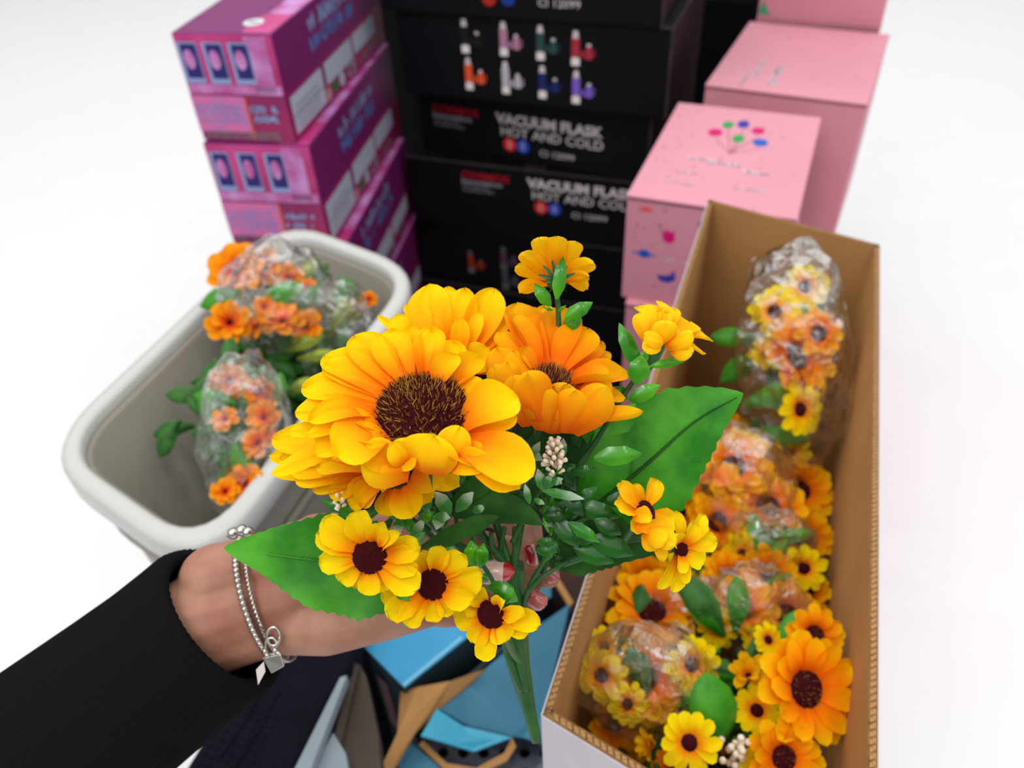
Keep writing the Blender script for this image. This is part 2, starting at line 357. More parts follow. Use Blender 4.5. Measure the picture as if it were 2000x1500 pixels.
b5 = black_box('black flask carton at the bottom of the stack, mostly hidden by the bouquet', (-.20, 1.619), z3 - 2 * H1 - .002, -21, .574, .35, H1, 5)
b6 = black_box('black flask carton standing on the floor under the others', (-.21, 1.619), z3 - 3 * H1 - .003, -22, .574, .35, z3 - 3 * H1 - .003, 6)
# darker cartons behind, filling the gap between the flask stack and the pink stack
zz = 1.22
for k, lab in enumerate(('plain black carton behind the pink cartons, topmost', 'plain black carton behind the pink cartons, middle', 'plain black carton behind the pink cartons, on the floor')):
    hh = (.38, .42, .416)[k]
    bb = Box('black_carton', lab, 'carton', (.47 + .01 * k, 2.13), zz, -22, .26, .20, hh, m_blk)
    slab('worn_edge', (-.001, -.001, hh - .002), (.26, .002, hh + .0008), m_blkedge, bb.root, .0004)
    zz -= hh + .002
bb = Box('black_carton', 'plain black carton in the narrow gap between the purple and the flask stacks', 'carton', (-.40, 2.02), 1.13, -14, .34, .2, 1.13, m_blk)
slab('worn_edge', (-.001, -.001, 1.128), (.34, .002, 1.1308), m_blkedge, bb.root, .0004)
# ---- purple cartons
m_pur = mat('purple_carton', '7A2268', .45, .25, var=.12, vscale=5)
m_purd = mat('crimson_panel', '9C1E5C', .4, .3, col2='7E1A58', vscale=9)
m_pnk = mat('magenta_panel', 'C84088', .4, .3, col2='A82868', vscale=14)
m_lil = mat('lilac_art', 'C890CC', .4, .3, col2='B03C88', vscale=22)
m_lab = mat('white_label', 'B4BCD0', .6, .2)
m_blu = mat('blue_script', '5C7CC0', .5, .2); m_navy = mat('navy_art', '28246C', .5, .2); m_orl = mat('orange_line', 'D8622C', .5, .2)
m_grn = mat('green_dot', '1C7A34', .5, .2); m_skyl = mat('pale_blue_print', '8C9CCC', .5, .2)
def purple(label, xy, z, yaw, w, d, h, seed):
    b = Box('purple_carton', label, 'carton', xy, z, yaw, w, d, h, m_pur, 'purple printed cartons in one stack'); r = b.root
    hs = h * .54
    # right (long) face: script above, labels below
    quad('lower_band', (w, d / 2, (h - hs) / 2), RX * (d / 2 - .001), RY * ((h - hs) / 2 - .001), m_purd, r)
    quad('seam_line', (w, d / 2, h - hs), RX * (d / 2 - .001), RY * .0015, mat('seam_magenta', 'A8287C', .4, .3), r, .0012)
    for q in range(2):
        scribble((w, d * .26, h * .62 + q * .030 - .006), RX, RY, d * .40, .030, (m_blu, m_skyl)[q], r, 1.5, 'blue_script', .1)
    quad('white_label', (w + .0006, d * .16, (h - hs) * .52), RX * d * .14, RY * (h - hs) * .38, m_lab, r)
    quad('white_label', (w + .0006, d * .47, (h - hs) * .66), RX * d * .14, RY * (h - hs) * .24, m_lab, r)
    quad('white_label', (w + .0006, d * .76, (h - hs) * .68), RX * d * .13, RY * (h - hs) * .22, m_lab, r)
    quad('label_rule', (w + .0012, d * .16, (h - hs) * .50), RX * d * .135, RY * .0012, m_grey, r)
    for q in range(4): scribble((w + .0012, d * .05, (h - hs) * (.24 + .13 * q)), RX, RY, d * .2, .003, m_grey, r, 1, th=.2)
    disc('green_dot', (w + .0006, d * .40, (h - hs) * .26), RX * .012, RY * .010, m_grn, r)
    disc('red_sign', (w + .0006, d * .33, (h - hs) * .24), RX * .012, RY * .012, mat('age_sign', 'C88890', .5, .2), r)
    disc('white_sign', (w + .0006, d * .47, (h - hs) * .26), RX * .013, RY * .013, m_lab, r)
    text('CE', (w + .0006, d * .53, (h - hs) * .12), RX, RY, .022, m_lab, r, sx=1.3)
    text('XCR', (w + .0006, d * .70, (h - hs) * .12), RX, RY, .020, m_grey, r, sx=1.1)
    # front (short) face: pink art with windows above, text panel below
    quad('art_panel', (w / 2, 0, h - hs / 2), FX * (w / 2 - .001), FY * (hs / 2 - .001), m_pnk, r)
    quad('art_band', (w * .82, -.0006, h - hs * .5), FX * .018, FY * (hs * .46), m_lil, r)
    quad('art_band', (w * .5, -.0006, h - hs * .92), FX * w * .48, FY * hs * .08, m_lil, r)
    for q in range(3):
        xc = w * (.64 - .26 * q)
        quad('window_frame', (xc, -.0008, h - hs * .48), FX * .0170, FY * hs * .34, m_skyl, r)
        quad('window_picture', (xc + .002, -.0014, h - hs * .45), FX * .0130, FY * hs * .28, m_navy, r)
        disc('picture_figure', (xc, -.0018, h - hs * .42), FX * .009, FY * hs * .16, m_lil, r)
    quad('text_panel', (w / 2, 0, (h - hs) / 2), FX * (w / 2 - .001), FY * ((h - hs) / 2 - .001), m_purd, r)
    quad('photo_panel', (w * .28, -.0006, (h - hs) * .58), FX * w * .28, FY * (h - hs) * .38, mat('pink_art', 'D868A0', .4, .3, col2='B070B0', vscale=30), r)
    quad('orange_line', (w * .57, -.0010, (h - hs) * .5), FX * .002, FY * (h - hs) * .45, m_orl, r)
    for q in range(2): scribble((w * .60, -.0010, (h - hs) * (.62 - .2 * q)), FX, FY, w * .26, .014, m_skyl, r, 1.5, 'blue_script', .1)
    for q in range(3): scribble((w * .05, -.0012, (h - hs) * (.7 - .14 * q)), FX, FY, w * .42, .006, m_skyl, r, 1, th=.15)
    for q in range(3): scribble((w * .05, -.0012, (h - hs) * (.06 + .06 * q)), FX, FY, w * .8, .004, m_grey, r, 1, th=.12)
    # top art
    quad('top_art', (w * .86, d / 2, h), TX * w * .13, TY * (d / 2 - .002), m_lil, r)
    quad('top_pink', (w * .84, d * .10, h + .0003), TX * w * .15, TY * d * .09, m_pnk, r)
    disc('white_seal', (w * .70, d * .10, h + .0009), TX * .016, TY * .018, m_white, r)
    scribble((w * .65, d * .09, h + .0015), TX, TY, .016, .010, m_grey, r, 1)
    return b
PW = .165
def shiftx(xy, yaw, dx): a = math.radians(yaw); return (xy[0] + math.cos(a) * dx, xy[1] + math.sin(a) * dx)
pp = ((1.07, -12.6, (-.458, 1.281), .13, .174), (.896, -11.0, (-.447, 1.270), .140, .195), (.701, -10.0, (-.423, 1.235), .133, .182), (.519, -11, (-.42, 1.23), .13, .19), (.329, -10, (-.42, 1.23), .13, .329))
pl = ('purple carton with the round white seal on its lid, topmost of its stack', 'purple carton second from the top of its stack, behind the tub rim', 'purple carton third from the top, its labels beside the black cartons', 'purple carton low in the stack, just above the tub rim corner', 'purple carton on the floor at the foot of the stack')
for k, (z, yaw, xy, w0, h) in enumerate(pp): purple(pl[k], shiftx(xy, yaw, -(PW + .022 * k - w0)), z, yaw, PW + .022 * k, .49, h - .001, k)
# ---- pink cartons
m_pk = mat('pink_carton', 'D58E9E', .5, .25, var=.06, vscale=6); m_pkl = mat('pink_lid', 'DC96A6', .5, .25, var=.08, vscale=4)
m_fleck = mat('brown_fleck', '8E5A66', .6, .2); m_mag = mat('magenta_print', 'D01070', .5, .2); m_bal = mat('green_print', '2C9C50', .5, .2)
m_bnav = mat('navy_print', '38389C', .5, .2); m_bblu = mat('blue_print', '1C5CC0', .5, .2); m_coral = mat('coral_print', 'E85850', .5, .2); m_teal = mat('tree_print', '40A070', .5, .2)
def flecks(b, n, face):
    for k in range(n):
        s = rnd.uniform(.0022, .0038); a = rnd.uniform(0, 6.28)
        if face == 't': c, A, B_ = V((rnd.uniform(.01, b.w - .01), rnd.uniform(.01, b.d - .01), b.h)), TX, TY
        elif face == 'f': c, A, B_ = V((rnd.uniform(.01, b.w - .01), 0, rnd.uniform(.01, b.h - .01))), FX, FY
        p = [c + (A * math.cos(a + t) + B_ * math.sin(a + t)) * s * q for t, q in ((0, 1), (.8, 1.1), (1.6, 1), (2.4, .9), (2.4, .45), (1.6, .5), (.8, .55))]
        nn = A.cross(B_) * .0006; mesh('printed_fleck', [v + nn for v in p], [tuple(range(7))], m_fleck, b.root, smooth=False)
def pink(label, xy, z, yaw, w, d, h):
    b = Box('pink_carton', label, 'carton', xy, z, yaw, w, d, h, m_pk, 'pink printed cartons')
    slab('lid_flap', (-.001, -.001, h - .001), (w + .001, d, h + .001), m_pkl, b.root, .001)
    slab('lid_seam', (0, -.0012, h - .005), (w, .0004, h - .002), m_fleck, b.root, .0003)
    b.h += .001
    return b
kb = pink('pink carton with printed balloons on its lid, behind the kraft box', (.181, 1.029), .89, -23.4, .235, .345, .178)
for (x, y, rx, ry, m) in ((1397, 259, .0115, .0095, m_mag), (1422, 244, .009, .009, m_bal), (1452, 243, .0095, .010, m_bnav), (1481, 256, .0105, .009, m_mag), (1442, 271, .0095, .0095, m_bal), (1485, 279, .0115, .009, m_bblu)):
    disc('printed_balloon', kb.t(x, y), TX * rx, TY * ry * 1.5, m, kb.root)
    a, c = kb.t(x, y + 12), kb.t(1425, 300); dd = (c - a); s = TX * .0006
    mesh('balloon_string', [a - s + V((0, 0, .0004)), a + s + V((0, 0, .0004)), c + s + V((0, 0, .0004)), c - s + V((0, 0, .0004))], [(0, 1, 2, 3)], m_fleck, kb.root, smooth=False)
yw = TX
for (x, y, ln, h) in ((1340, 311, .035, .010), (1384, 320, .045, .010), (1450, 338, .035, .010), (1310, 335, .04, .006), (1300, 357, .04, .006), (1430, 368, .05, .006)):
    scribble(kb.t(x, y), TX, TY, ln, h, m_white, kb.root, 1.3)
flecks(kb, 26, 't'); flecks(kb, 16, 'f')
def star(b, x, y, rx, ry, m, n=8, inn=.55, name='printed_shape'):
    c = b.f(x, y); p = [c + FX * math.cos(math.pi * k / n) * rx * (1 if k % 2 == 0 else inn) + FY * math.sin(math.pi * k / n) * ry * (1 if k % 2 == 0 else inn) + V((0, -.0008, 0)) for k in range(2 * n)]
    mesh(name, p, [tuple(range(2 * n))], m, b.root, smooth=False)
def poly(b, pts, m, name='printed_shape'):
    p = [b.f(x, y) + V((0, -.0008, 0)) for x, y in pts]; mesh(name, p, [tuple(reversed(range(len(p))))], m, b.root, smooth=False)
star(kb, 1262, 408, .013, .005, m_coral); poly(kb, [(1292, 447), (1299, 455), (1303, 446), (1309, 455), (1317, 450), (1318, 470), (1308, 475), (1296, 470)], m_mag, 'printed_crown')
disc('printed_planet', kb.f(1258, 495), FX * .009, FY * .007, m_bblu, kb.root); quad('planet_ring', kb.f(1258, 495), FX * .018, FY * .0012, m_bblu, kb.root, .0012)
poly(kb, [(1283, 536), (1300, 538), (1312, 536), (1313, 529), (1318, 531), (1319, 547), (1305, 552), (1288, 547)], m_bnav, 'printed_whale')
scribble(kb.f(1293, 508), FX, FY, .02, .006, m_white, kb.root); scribble(kb.f(1335, 515), FX, FY, .02, .006, m_white, kb.root)
disc('printed_balloon', kb.f(1372, 440), FX * .006, FY * .009, m_bnav, kb.root)
kc = pink('pink carton under the one with the balloons', (.186, 1.012), .7115, -23.4, .225, .345, .230)
poly(kc, [(1251, 592), (1240, 612), (1268, 615)], m_teal, 'printed_tree'); flecks(kc, 14, 'f')
kd = pink('pink carton at the foot of the stack behind the kraft box', (.186, 1.015), .480, -23.4, .225, .345, .479)
quad('red_panel', (.10, 0, .40), FX * .06, FY * .07, mat('red_panel', 'B83048', .5, .2), kd.root)
ka = pink('pink carton with vertical wording on its lid, behind the balloon one', (.372, 1.388), .902, -27, .27, .36, .30)
for (x, y, ln, hh) in ((1450, 168, .07, .008), (1478, 150, .08, .008), (1512, 168, .10, .013)):
    scribble(ka.t(x, y), TY, -TX, ln, hh, m_white, ka.root, 1.5)
flecks(ka, 22, 't')
kf = pink('pink carton standing on the floor under the rear one', (.375, 1.392), .601, -27, .26, .35, .600)
ke = pink('pink carton with a green tree print at the top right corner', (.55, 1.715), 1.085, -25, .24, .25, .18)
poly(ke, [(1492, 0), (1480, 27), (1504, 30)], m_teal, 'printed_tree')
kg = pink('tall pink carton at the rear standing on the floor', (.55, 1.715), .903, -25, .24, .25, .902)
# ------------------------------------------------------------------ white tub
m_tub = mat('shaded_tub_plastic', '8E887E', .35, .4, var=.06, vscale=5)  # off-white plastic, its wall shade put into this darker grey
def insetq(q, d):
    out = []; c = sum((V(p) for p in q), V((0, 0))) / 4
    for i in range(4):
        p, a, b = V(q[i]), V(q[i - 1]), V(q[(i + 1) % 4]); da, db = (a - p).normalized(), (b - p).normalized()
        s = abs(da.x * db.y - da.y * db.x); out.append(p + (da + db) * d / s)
    return out
a1, a2 = Zp(438, 1040, .9), Zp(770, 600, .9); b1_, b2_ = Zp(700, 490, .9), Zp(438, 390, .9)
sd = (a2 - a1).normalized(); fd = (b2_ - b1_).normalized()
den = sd.x * fd.y - sd.y * fd.x; tt = ((b1_.x - a1.x) * fd.y - (b1_.y - a1.y) * fd.x) / den
FR = a1 + sd * tt; NR = a1 - sd * .035; FL = FR + fd * .24; NL = NR + fd * .24
TQ = [(p.x, p.y) for p in (NR, FR, FL, NL)]; TC = sum((V(p) for p in TQ), V((0, 0))) / 4
tub = empty('plastic_tub', (TC.x, TC.y, 0)); tag(tub, 'off-white plastic tub with rounded corners holding wrapped orange flowers', 'tub')
def loft(name, prof, m, parent, org, cap=False, r=.075):
    vs, fs = [], []
    for (d, z) in prof:
        ring = rounded([V((p.x, p.y, z)) for p in insetq(TQ, d)], max(.02, r - d)); n = len(ring); vs += ring
    for j in range(len(prof) - 1):
        for i in range(n): fs.append((j * n + i, j * n + (i + 1) % n, (j + 1) * n + (i + 1) % n, (j + 1) * n + i))
    if cap: fs.append(tuple(range((len(prof) - 1) * n, len(prof) * n)))
    o = mesh(name, vs, fs, m, parent, org); return o
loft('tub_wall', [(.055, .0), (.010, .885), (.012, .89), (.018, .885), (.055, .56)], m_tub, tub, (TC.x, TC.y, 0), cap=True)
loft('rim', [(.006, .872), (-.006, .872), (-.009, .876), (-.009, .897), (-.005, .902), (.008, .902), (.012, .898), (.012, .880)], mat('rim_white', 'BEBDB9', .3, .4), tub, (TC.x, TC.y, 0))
loft('outer_rib', [(.014, .80), (.008, .80), (.006, .806), (.010, .812)], m_tub, tub, (TC.x, TC.y, 0))
# ------------------------------------------------------------------ kraft box
m_kraft = mat('kraft_board', 'B98A56', .85, .1, var=.12, vscale=12, bump=.2, bscale=120); m_kd = mat('board_edge', '8A6A46', .9, .1, var=.5, vscale=220)
m_lin = mat('white_liner', 'C8C2CC', .6, .2)
KA, KB = Zp(1060, 1395, .96), Zp(1385, 390, .96); kdir = (KA - Zp(1230, 1500, .96)).normalized() * -1; kdir = V((.80, -.60, 0)) if False else kdir
KW = .205; KCc = KB + (Zp(1562, 437, .96) - KB).normalized() * KW; KD = KA + kdir * KW
KO = (KA + KB + KCc + KD) / 4; KO.z = .62
kbx = empty('kraft_box', KO); tag(kbx, 'open corrugated box, kraft inside and white outside, full of sunflower bunches', 'box')
def wall(name, p, q, inn, z0=.62):
    th = .0055; mid = (p + q) / 2; n = (inn - mid); n.z = 0; d = (q - p).normalized(); n = (n - d * n.dot(d)).normalized()
    vs = [V((a.x, a.y, z)) + n * k for k in (0, th) for a, z in ((p, z0), (q, z0), (q, p.z), (p, p.z))]
    o = mesh(name, vs, BF, [m_kraft], kbx, KO, smooth=False)
    vs = [V((a.x, a.y, z)) - n * k for k in (0.0002, .0012) for a, z in ((p, z0), (q, z0), (q, p.z - .001), (p, p.z - .001))]
    mesh('white_liner', vs, BF, m_lin, o, KO, smooth=False)
    # corrugated edge: wavy flute between two liners
    L = (q - p).length; k = int(L / .0024); vs, fs = [], []
    for i in range(k + 1):
        c = p + d * (L * i / k) + n * (th * (.2 + .6 * (i % 2))); c.z = p.z + .0004
        vs += [c - n * .0006 + d * .0003, c + n * .0006 - d * .0003]
    for i in range(k): fs.append((2 * i, 2 * i + 2, 2 * i + 3, 2 * i + 1))
    f_ = mesh('corrugated_edge', vs, fs, m_kd, o, KO, smooth=False); f_['kind'] = 'stuff'
    quad_ = [p + n * 0.0002, q + n * .0002, q + n * .0010, p + n * .0010, p + n * (th - .001), q + n * (th - .001), q + n * th, p + n * th]
    mesh('edge_line', [v + V((0, 0, .0003)) for v in quad_], [(0, 1, 2, 3), (4, 5, 6, 7)], m_kd, o, KO, smooth=False)
wall('left_wall', KA, KB, KO); wall('far_wall', KB, KCc, KO); wall('near_wall', KD, KA, KO); wall('right_wall', KCc, KD, KO)
prism('box_bottom', [V((a.x, a.y, .62)) for a in (KA, KD, KCc, KB)], .004, m_kraft, kbx, KO)
sb = [V((a.x, a.y, .613)) for a in (KA, KD, KCc, KB)]
o = prism('plinth', sb, .612, mat('grey_plinth', 'B8B4B8', .6, .2), org=V((KO.x, KO.y, 0)))
o.location = (KO.x, KO.y, 0); tag(o, 'pale grey plinth under the open kraft box', 'plinth')
# ------------------------------------------------------------------ blue cartons, black box, rails
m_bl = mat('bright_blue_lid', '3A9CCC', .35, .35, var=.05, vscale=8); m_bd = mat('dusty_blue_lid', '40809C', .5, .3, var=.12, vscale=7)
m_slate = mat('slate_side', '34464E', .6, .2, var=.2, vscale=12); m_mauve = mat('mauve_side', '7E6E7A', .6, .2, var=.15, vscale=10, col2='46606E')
def carton_poly(name, label, pts, z, h, mt, ms, group=None):
    w = [Zp(x, y, z) for x, y in pts]; c = sum(w, V((0, 0, 0))) / len(w); c.z = z - h
    r = empty(name, c); tag(r, label, 'carton', group)
    prism('carton_body', [p + V((0, 0, -.0015)) for p in w], h - .0015, ms, r, c, w=.002)
    prism('lid', w, .0015, mt, r, c)
    return r, c, w
r, c, w = carton_poly('blue_carton', 'bright blue lidded carton directly under the open palm', [(696, 1248), (790, 1343), (950, 1215), (862, 1130)], .70, .70, m_bl, m_slate, 'blue cartons at the bottom')
mesh('pale_edge', [p + V((0, 0, .0006)) for p in (Zp(786, 1336, .70), Zp(790, 1342, .70), Zp(905, 1247, .70), Zp(900, 1243, .70))], [(0, 1, 2, 3)], mat('pale_blue_edge', '78C0DC', .5, .3), r, c, smooth=False)
quad_ = [Zp(700, 1262, .70), Zp(790, 1343, .70)]
s0, s1 = quad_[0], quad_[1]; dn = V((0, 0, -1)); nrm = (s1 - s0).cross(dn).normalized() * .001
mesh('pink_print', [s0.lerp(s1, a) + dn * b_ - nrm for a, b_ in ((.32, .03), (.55, .03), (.55, .14), (.32, .14))], [(0, 1, 2, 3)], mat('faded_pink_print', '8A6A74', .6, .2), r, c, smooth=False)
# torn carton: side walls, torn lid pieces, kraft tear, black crate inside
ZF = .66
tc_ = Zp(930, 1380, ZF); tc_.z = 0
r = empty('torn_blue_carton', tc_); tag(r, 'dusty blue carton with torn lid showing kraft board and a black crate inside', 'carton', 'blue cartons at the bottom')
fp = [(792, 1418), (905, 1640), (1090, 1470), (1066, 1380), (1112, 1185), (1000, 1243)]
WF = [Zp(x, y, ZF) for x, y in fp]
for i, (k, nm, mm) in enumerate(((0, 'side_wall', m_slate), (1, 'side_wall', m_mauve), (2, 'side_wall', m_mauve), (3, 'side_wall', m_mauve), (4, 'side_wall', m_slate), (5, 'side_wall', m_slate))):
    p, q = WF[k], WF[(k + 1) % 6]; n = (q - p).cross(V((0, 0, 1))).normalized(); n = n if n.dot(tc_ - p) > 0 else -n
    vs = [V((a.x, a.y, z)) + n * t for t in (0, .004) for a, z in ((p, .0), (q, .0), (q, ZF - .002), (p, ZF - .002))]
    mesh(nm, vs, BF, mm, r, tc_, smooth=False)
def panel(name, pts, z, m, curl=None, th=.003):
    n = len(pts); w = []
    for i, (x, y) in enumerate(pts): w.append(Zp(x, y, z + (curl[i] if curl else 0)))
    return prism(name, w, th, m, r, tc_)
panel('torn_lid', [(948, 1306), (1010, 1250), (1112, 1180), (1066, 1380), (1058, 1452), (1020, 1440), (1000, 1438), (915, 1418), (850, 1380), (905, 1340)], ZF, m_bd, [.012, 0, 0, 0, 0, 0, .004, .006, .022, .02])
m_cy = mat('cyan_flap', '3CA8C8', .35, .35)
panel('lifted_flap', [(853, 1384), (905, 1418), (1000, 1440), (925, 1468), (868, 1450), (822, 1437)], ZF + .012, m_cy, [.012, .004, 0, .0, .012, .02], .0025)
panel('kraft_tear', [(782, 1352), (815, 1342), (880, 1330), (948, 1306), (905, 1345), (855, 1385), (812, 1428), (786, 1470), (757, 1520), (738, 1512), (776, 1432)], ZF + .022, m_kraft, [0, .012, .012, .004, 0, 0, .004, .006, -.004, 0, .01], .004)
panel('lower_lid', [(786, 1436), (868, 1506), (940, 1560), (900, 1620), (775, 1520)], ZF, m_bd)
panel('torn_edge', [(826, 1446), (872, 1490), (930, 1500), (985, 1470), (1000, 1440), (1008, 1458), (990, 1486), (935, 1512), (868, 1503), (818, 1455)], ZF + .004, m_kraft, None, .002)
m_crate = mat('crate_black', '14161C', .4, .3)
cr = [Zp(x, y, ZF - .05) for x, y in ((770, 1400), (880, 1640), (1080, 1470), (1040, 1400))]; cc = sum(cr, V((0, 0, 0))) / 4
prism('inner_bottom', [p + V((0, 0, -.02)) for p in cr], .01, mat('dark_board', '3A2A20', .8, .1), r, tc_)
g = empty('black_crate', cc + V((0, 0, -.014))); tag(g, 'black perforated crate seen through the torn carton opening', 'crate')
cax, cay = (cr[3] - cr[0]).normalized(), (cr[1] - cr[0]).normalized()
for (x, y) in ((870, 1462), (905, 1468)):
    pass
c0 = Zp(905, 1470, ZF - .03)
bx = (Zp(985, 1470, ZF - .03) - c0); by = V((0, 0, 1)).cross(bx).normalized() * .02
gv, gf = [], []
def ringslab(cx, hr, o_):   # a plate with a round hole
    k = 16; base = len(gv)
    for j in range(k):
        t = 2 * math.pi * j / k; m_ = max(abs(math.cos(t)), abs(math.sin(t)))
        for (rx, zz_) in ((1 / m_, 0), (hr, 0), (hr, -.006), (1 / m_, -.006)):
            gv.append(cx + bx.normalized() * math.cos(t) * rx * .0105 + by.normalized() * math.sin(t) * rx * .0105 + V((0, 0, zz_)))
    for j in range(k):
        for q in range(4): gf.append((base + j * 4 + q, base + j * 4 + (q + 1) % 4, base + ((j + 1) % k) * 4 + (q + 1) % 4, base + ((j + 1) % k) * 4 + q))
for ix in range(-2, 5):
    for iy in range(-2, 2): ringslab(c0 + bx.normalized() * ix * .021 + by.normalized() * iy * .021, .55, 0)
mesh('perforated_plate', gv, gf, mat('crate_grey', '4A4E5C', .35, .4), g, cc + V((0, 0, -.014)), smooth=False)
tube('crate_bar', [c0 + bx.normalized() * -.045 + by.normalized() * .022 + V((0, 0, .004)), c0 + by.normalized() * .022 + V((0, 0, .006)), c0 + bx.normalized() * .09 + by.normalized() * .022 + V((0, 0, .004))], .003, m_crate, g, cc + V((0, 0, -.014)))
# dusty blue carton behind, brown carton, under the fingers
carton_poly('blue_carton', 'dusty blue carton behind the fingertips beside the kraft box', [(962, 1222), (1085, 1162), (1120, 1145), (1090, 1098), (985, 1120), (900, 1190)], .62, .62, m_bd, m_slate, 'blue cartons at the bottom')
r3, c3, w3 = carton_poly('brown_carton', 'dark brown carton between the fingertips and the kraft box', [(1075, 1130), (1116, 1196), (1190, 1080), (1150, 1040)], .655, .655, mat('dark_brown_board', '4A342C', .7, .15, var=.3, vscale=20), mat('dark_brown_side', '30241E', .7, .15), None)
prism('kraft_strip', [Zp(x, y, .660) for x, y in ((1085, 1140), (1112, 1185), (1120, 1176), (1092, 1130))], .004, m_kraft, r3, c3)
# black soft box
m_navyc = mat('dark_navy_cloth', '14151F', .9, .1, var=.3, vscale=25, bump=.5, bscale=500)
bz = .745; bp = [(722, 880), (566, 1075), (300, 1400), (200, 1560), (540, 1600), (682, 1300), (690, 1265), (705, 1180), (760, 1000)]
bw = [Zp(x, y, bz) for x, y in bp]
ot = V((sd.y, -sd.x, 0)).normalized()
for p_ in bw:
    g_ = (p_ - a1).dot(ot)
    if g_ < .004: p_ += ot * (.004 - g_)
bc = sum(bw, V((0, 0, 0))) / len(bw); bc.z = 0
r4 = empty('storage_bin', bc); tag(r4, 'dark navy cloth-covered storage bin between the white tub and the blue cartons', 'bin')
prism('bin_body', bw, bz, m_navyc, r4, bc, w=.008)
for k in range(9):
    a, b_ = Zp(470 - 6 * k, 1340 + 26 * k, bz + .001), Zp(560 + 4 * k, 1330 + 24 * k, bz + .001)
for k, ((x0, y0), (x1, y1)) in enumerate((((520, 1330), (430, 1480)), ((545, 1350), (450, 1510)), ((640, 960), (610, 1010)))):
    tube('raised_seam', [Zp(x0, y0, bz + .0005), Zp((x0 + x1) / 2 + 4, (y0 + y1) / 2, bz + .001), Zp(x1, y1, bz + .0005)], .0014, m_navyc, r4, bc, n=6)
vs, fs = [], []
for i in range(7):
    for j in range(9):
        vv, ff = sphere_data(Zp(455 + i * 14 - j * 9, 1372 + j * 17 + i * 5, bz), 1, 6, 3, (V((.0032, 0, 0)), V((0, .0032, 0)), V((0, 0, .0011)))); o_ = len(vs); vs += vv; fs += [tuple(a + o_ for a in q) for q in ff]
o = mesh('raised_dot_pattern', vs, fs, m_navyc, r4, bc); o['kind'] = 'stuff'
# pale rails of a low pallet
pal = Zp(640, 1430, .6); pal.z = 0
r5 = empty('pallet', pal); tag(r5, 'pallet with two pale grey boards over brown board, standing beside the navy bin', 'pallet')
def plank(name, pts, z, th, m): return prism(name, [Zp(x, y, z) for x, y in pts], th, m, r5, pal, w=.001)
m_pale = mat('pale_board', '98A4AC', .6, .2, var=.15, vscale=15)
plank('board', [(678, 1318), (664, 1322), (545, 1560), (585, 1560)], .752, .014, m_pale)
plank('board', [(650, 1430), (628, 1470), (596, 1560), (690, 1560), (675, 1470)], .735, .014, m_pale)
m_drk = mat('grey_brown_board', '5A5048', .8, .1, var=.25, vscale=10)
plank('deck', [(690, 1275), (715, 1320), (738, 1430), (752, 1600), (540, 1600), (676, 1320)], .715, .03, m_drk)
plank('side_board', [(689, 1290), (700, 1300), (640, 1560), (620, 1560)], .728, .012, m_drk)

# ------------------------------------------------------------------ petals and heads
def petal(base, tip, n, wpx, bow=.06, cup=.25, nu=3, nv=9, blunt=.55, w0=.42, jag=0, twist=0, seed=0):
    """grid of a petal: base and tip points, head normal, width; returns verts, faces, uvs"""
    rr = random.Random(seed); base, tip = V(base), V(tip); L = (tip - base).length; d = (tip - base) / L
    s = d.cross(V(n)).normalized(); m = s.cross(d); vs, fs, uv = [], [], []
    ph = rr.uniform(0, 6); sway = rr.uniform(-.07, .07); asym = rr.uniform(-.16, .16); fold = rr.uniform(.4, 1.3) * (1 if nu > 3 else 0)
    for j in range(nv + 1):
        v = j / nv; v = v if v < .5 else .5 + .5 * (1 - (1 - (v - .5) * 2) ** 1.6)
        if v < .62: pr = w0 + (1 - w0) * math.sin(v / .62 * math.pi / 2) ** 1.2
        else: pr = max(0, 1 - ((v - .62) / .38) ** 2.3) ** blunt
        a = twist * v; s2 = s * math.cos(a) + m * math.sin(a); m2 = m * math.cos(a) - s * math.sin(a)
        c = base + d * L * v + m * (bow * L * math.sin(math.pi * min(v * 1.05, 1))) + s * (sway * L * math.sin(math.pi * v)) - m * (.16 * L * bow * v ** 5)
        for i in range(-nu, nu + 1):
            u = i / nu; ww = wpx * .5 * max(pr, .04) * (1 + asym * u)
            k = cup * wpx * (u * u - .3) * (.5 + .5 * math.sin(math.pi * v)) + .035 * wpx * math.sin(u * 4.5 + ph) * math.sin(v * 5 + ph * .7) + .03 * wpx * (1 - abs(u)) * (1 if jag else 1)
            k += fold * wpx * (.016 * math.sin(u * 9 + ph * 3 + v * 2) + .010 * math.sin(u * 15 + ph) + .03 * math.sin(v * 9 + u * 3 + ph * 2) * v) * min(1, v * 3)
            e = rr.uniform(-1, 1) * jag * wpx * (abs(u) ** 3) * (v > .4) if jag else 0
            vs.append(c + s2 * (u * ww + e) + m2 * k + d * (jag * wpx * rr.uniform(-1, 1) * (v > .9))); uv.append(((u + 1) / 2, v))
    q = 2 * nu + 1
    for j in range(nv):
        for i in range(q - 1): fs.append((j * q + i, j * q + i + 1, (j + 1) * q + i + 1, (j + 1) * q + i))
    return vs, fs, uv
def basis(n, ref=None):
    n = V(n).normalized(); a = (ref or RT); a = (a - n * a.dot(n)).normalized(); return a, n.cross(a), n
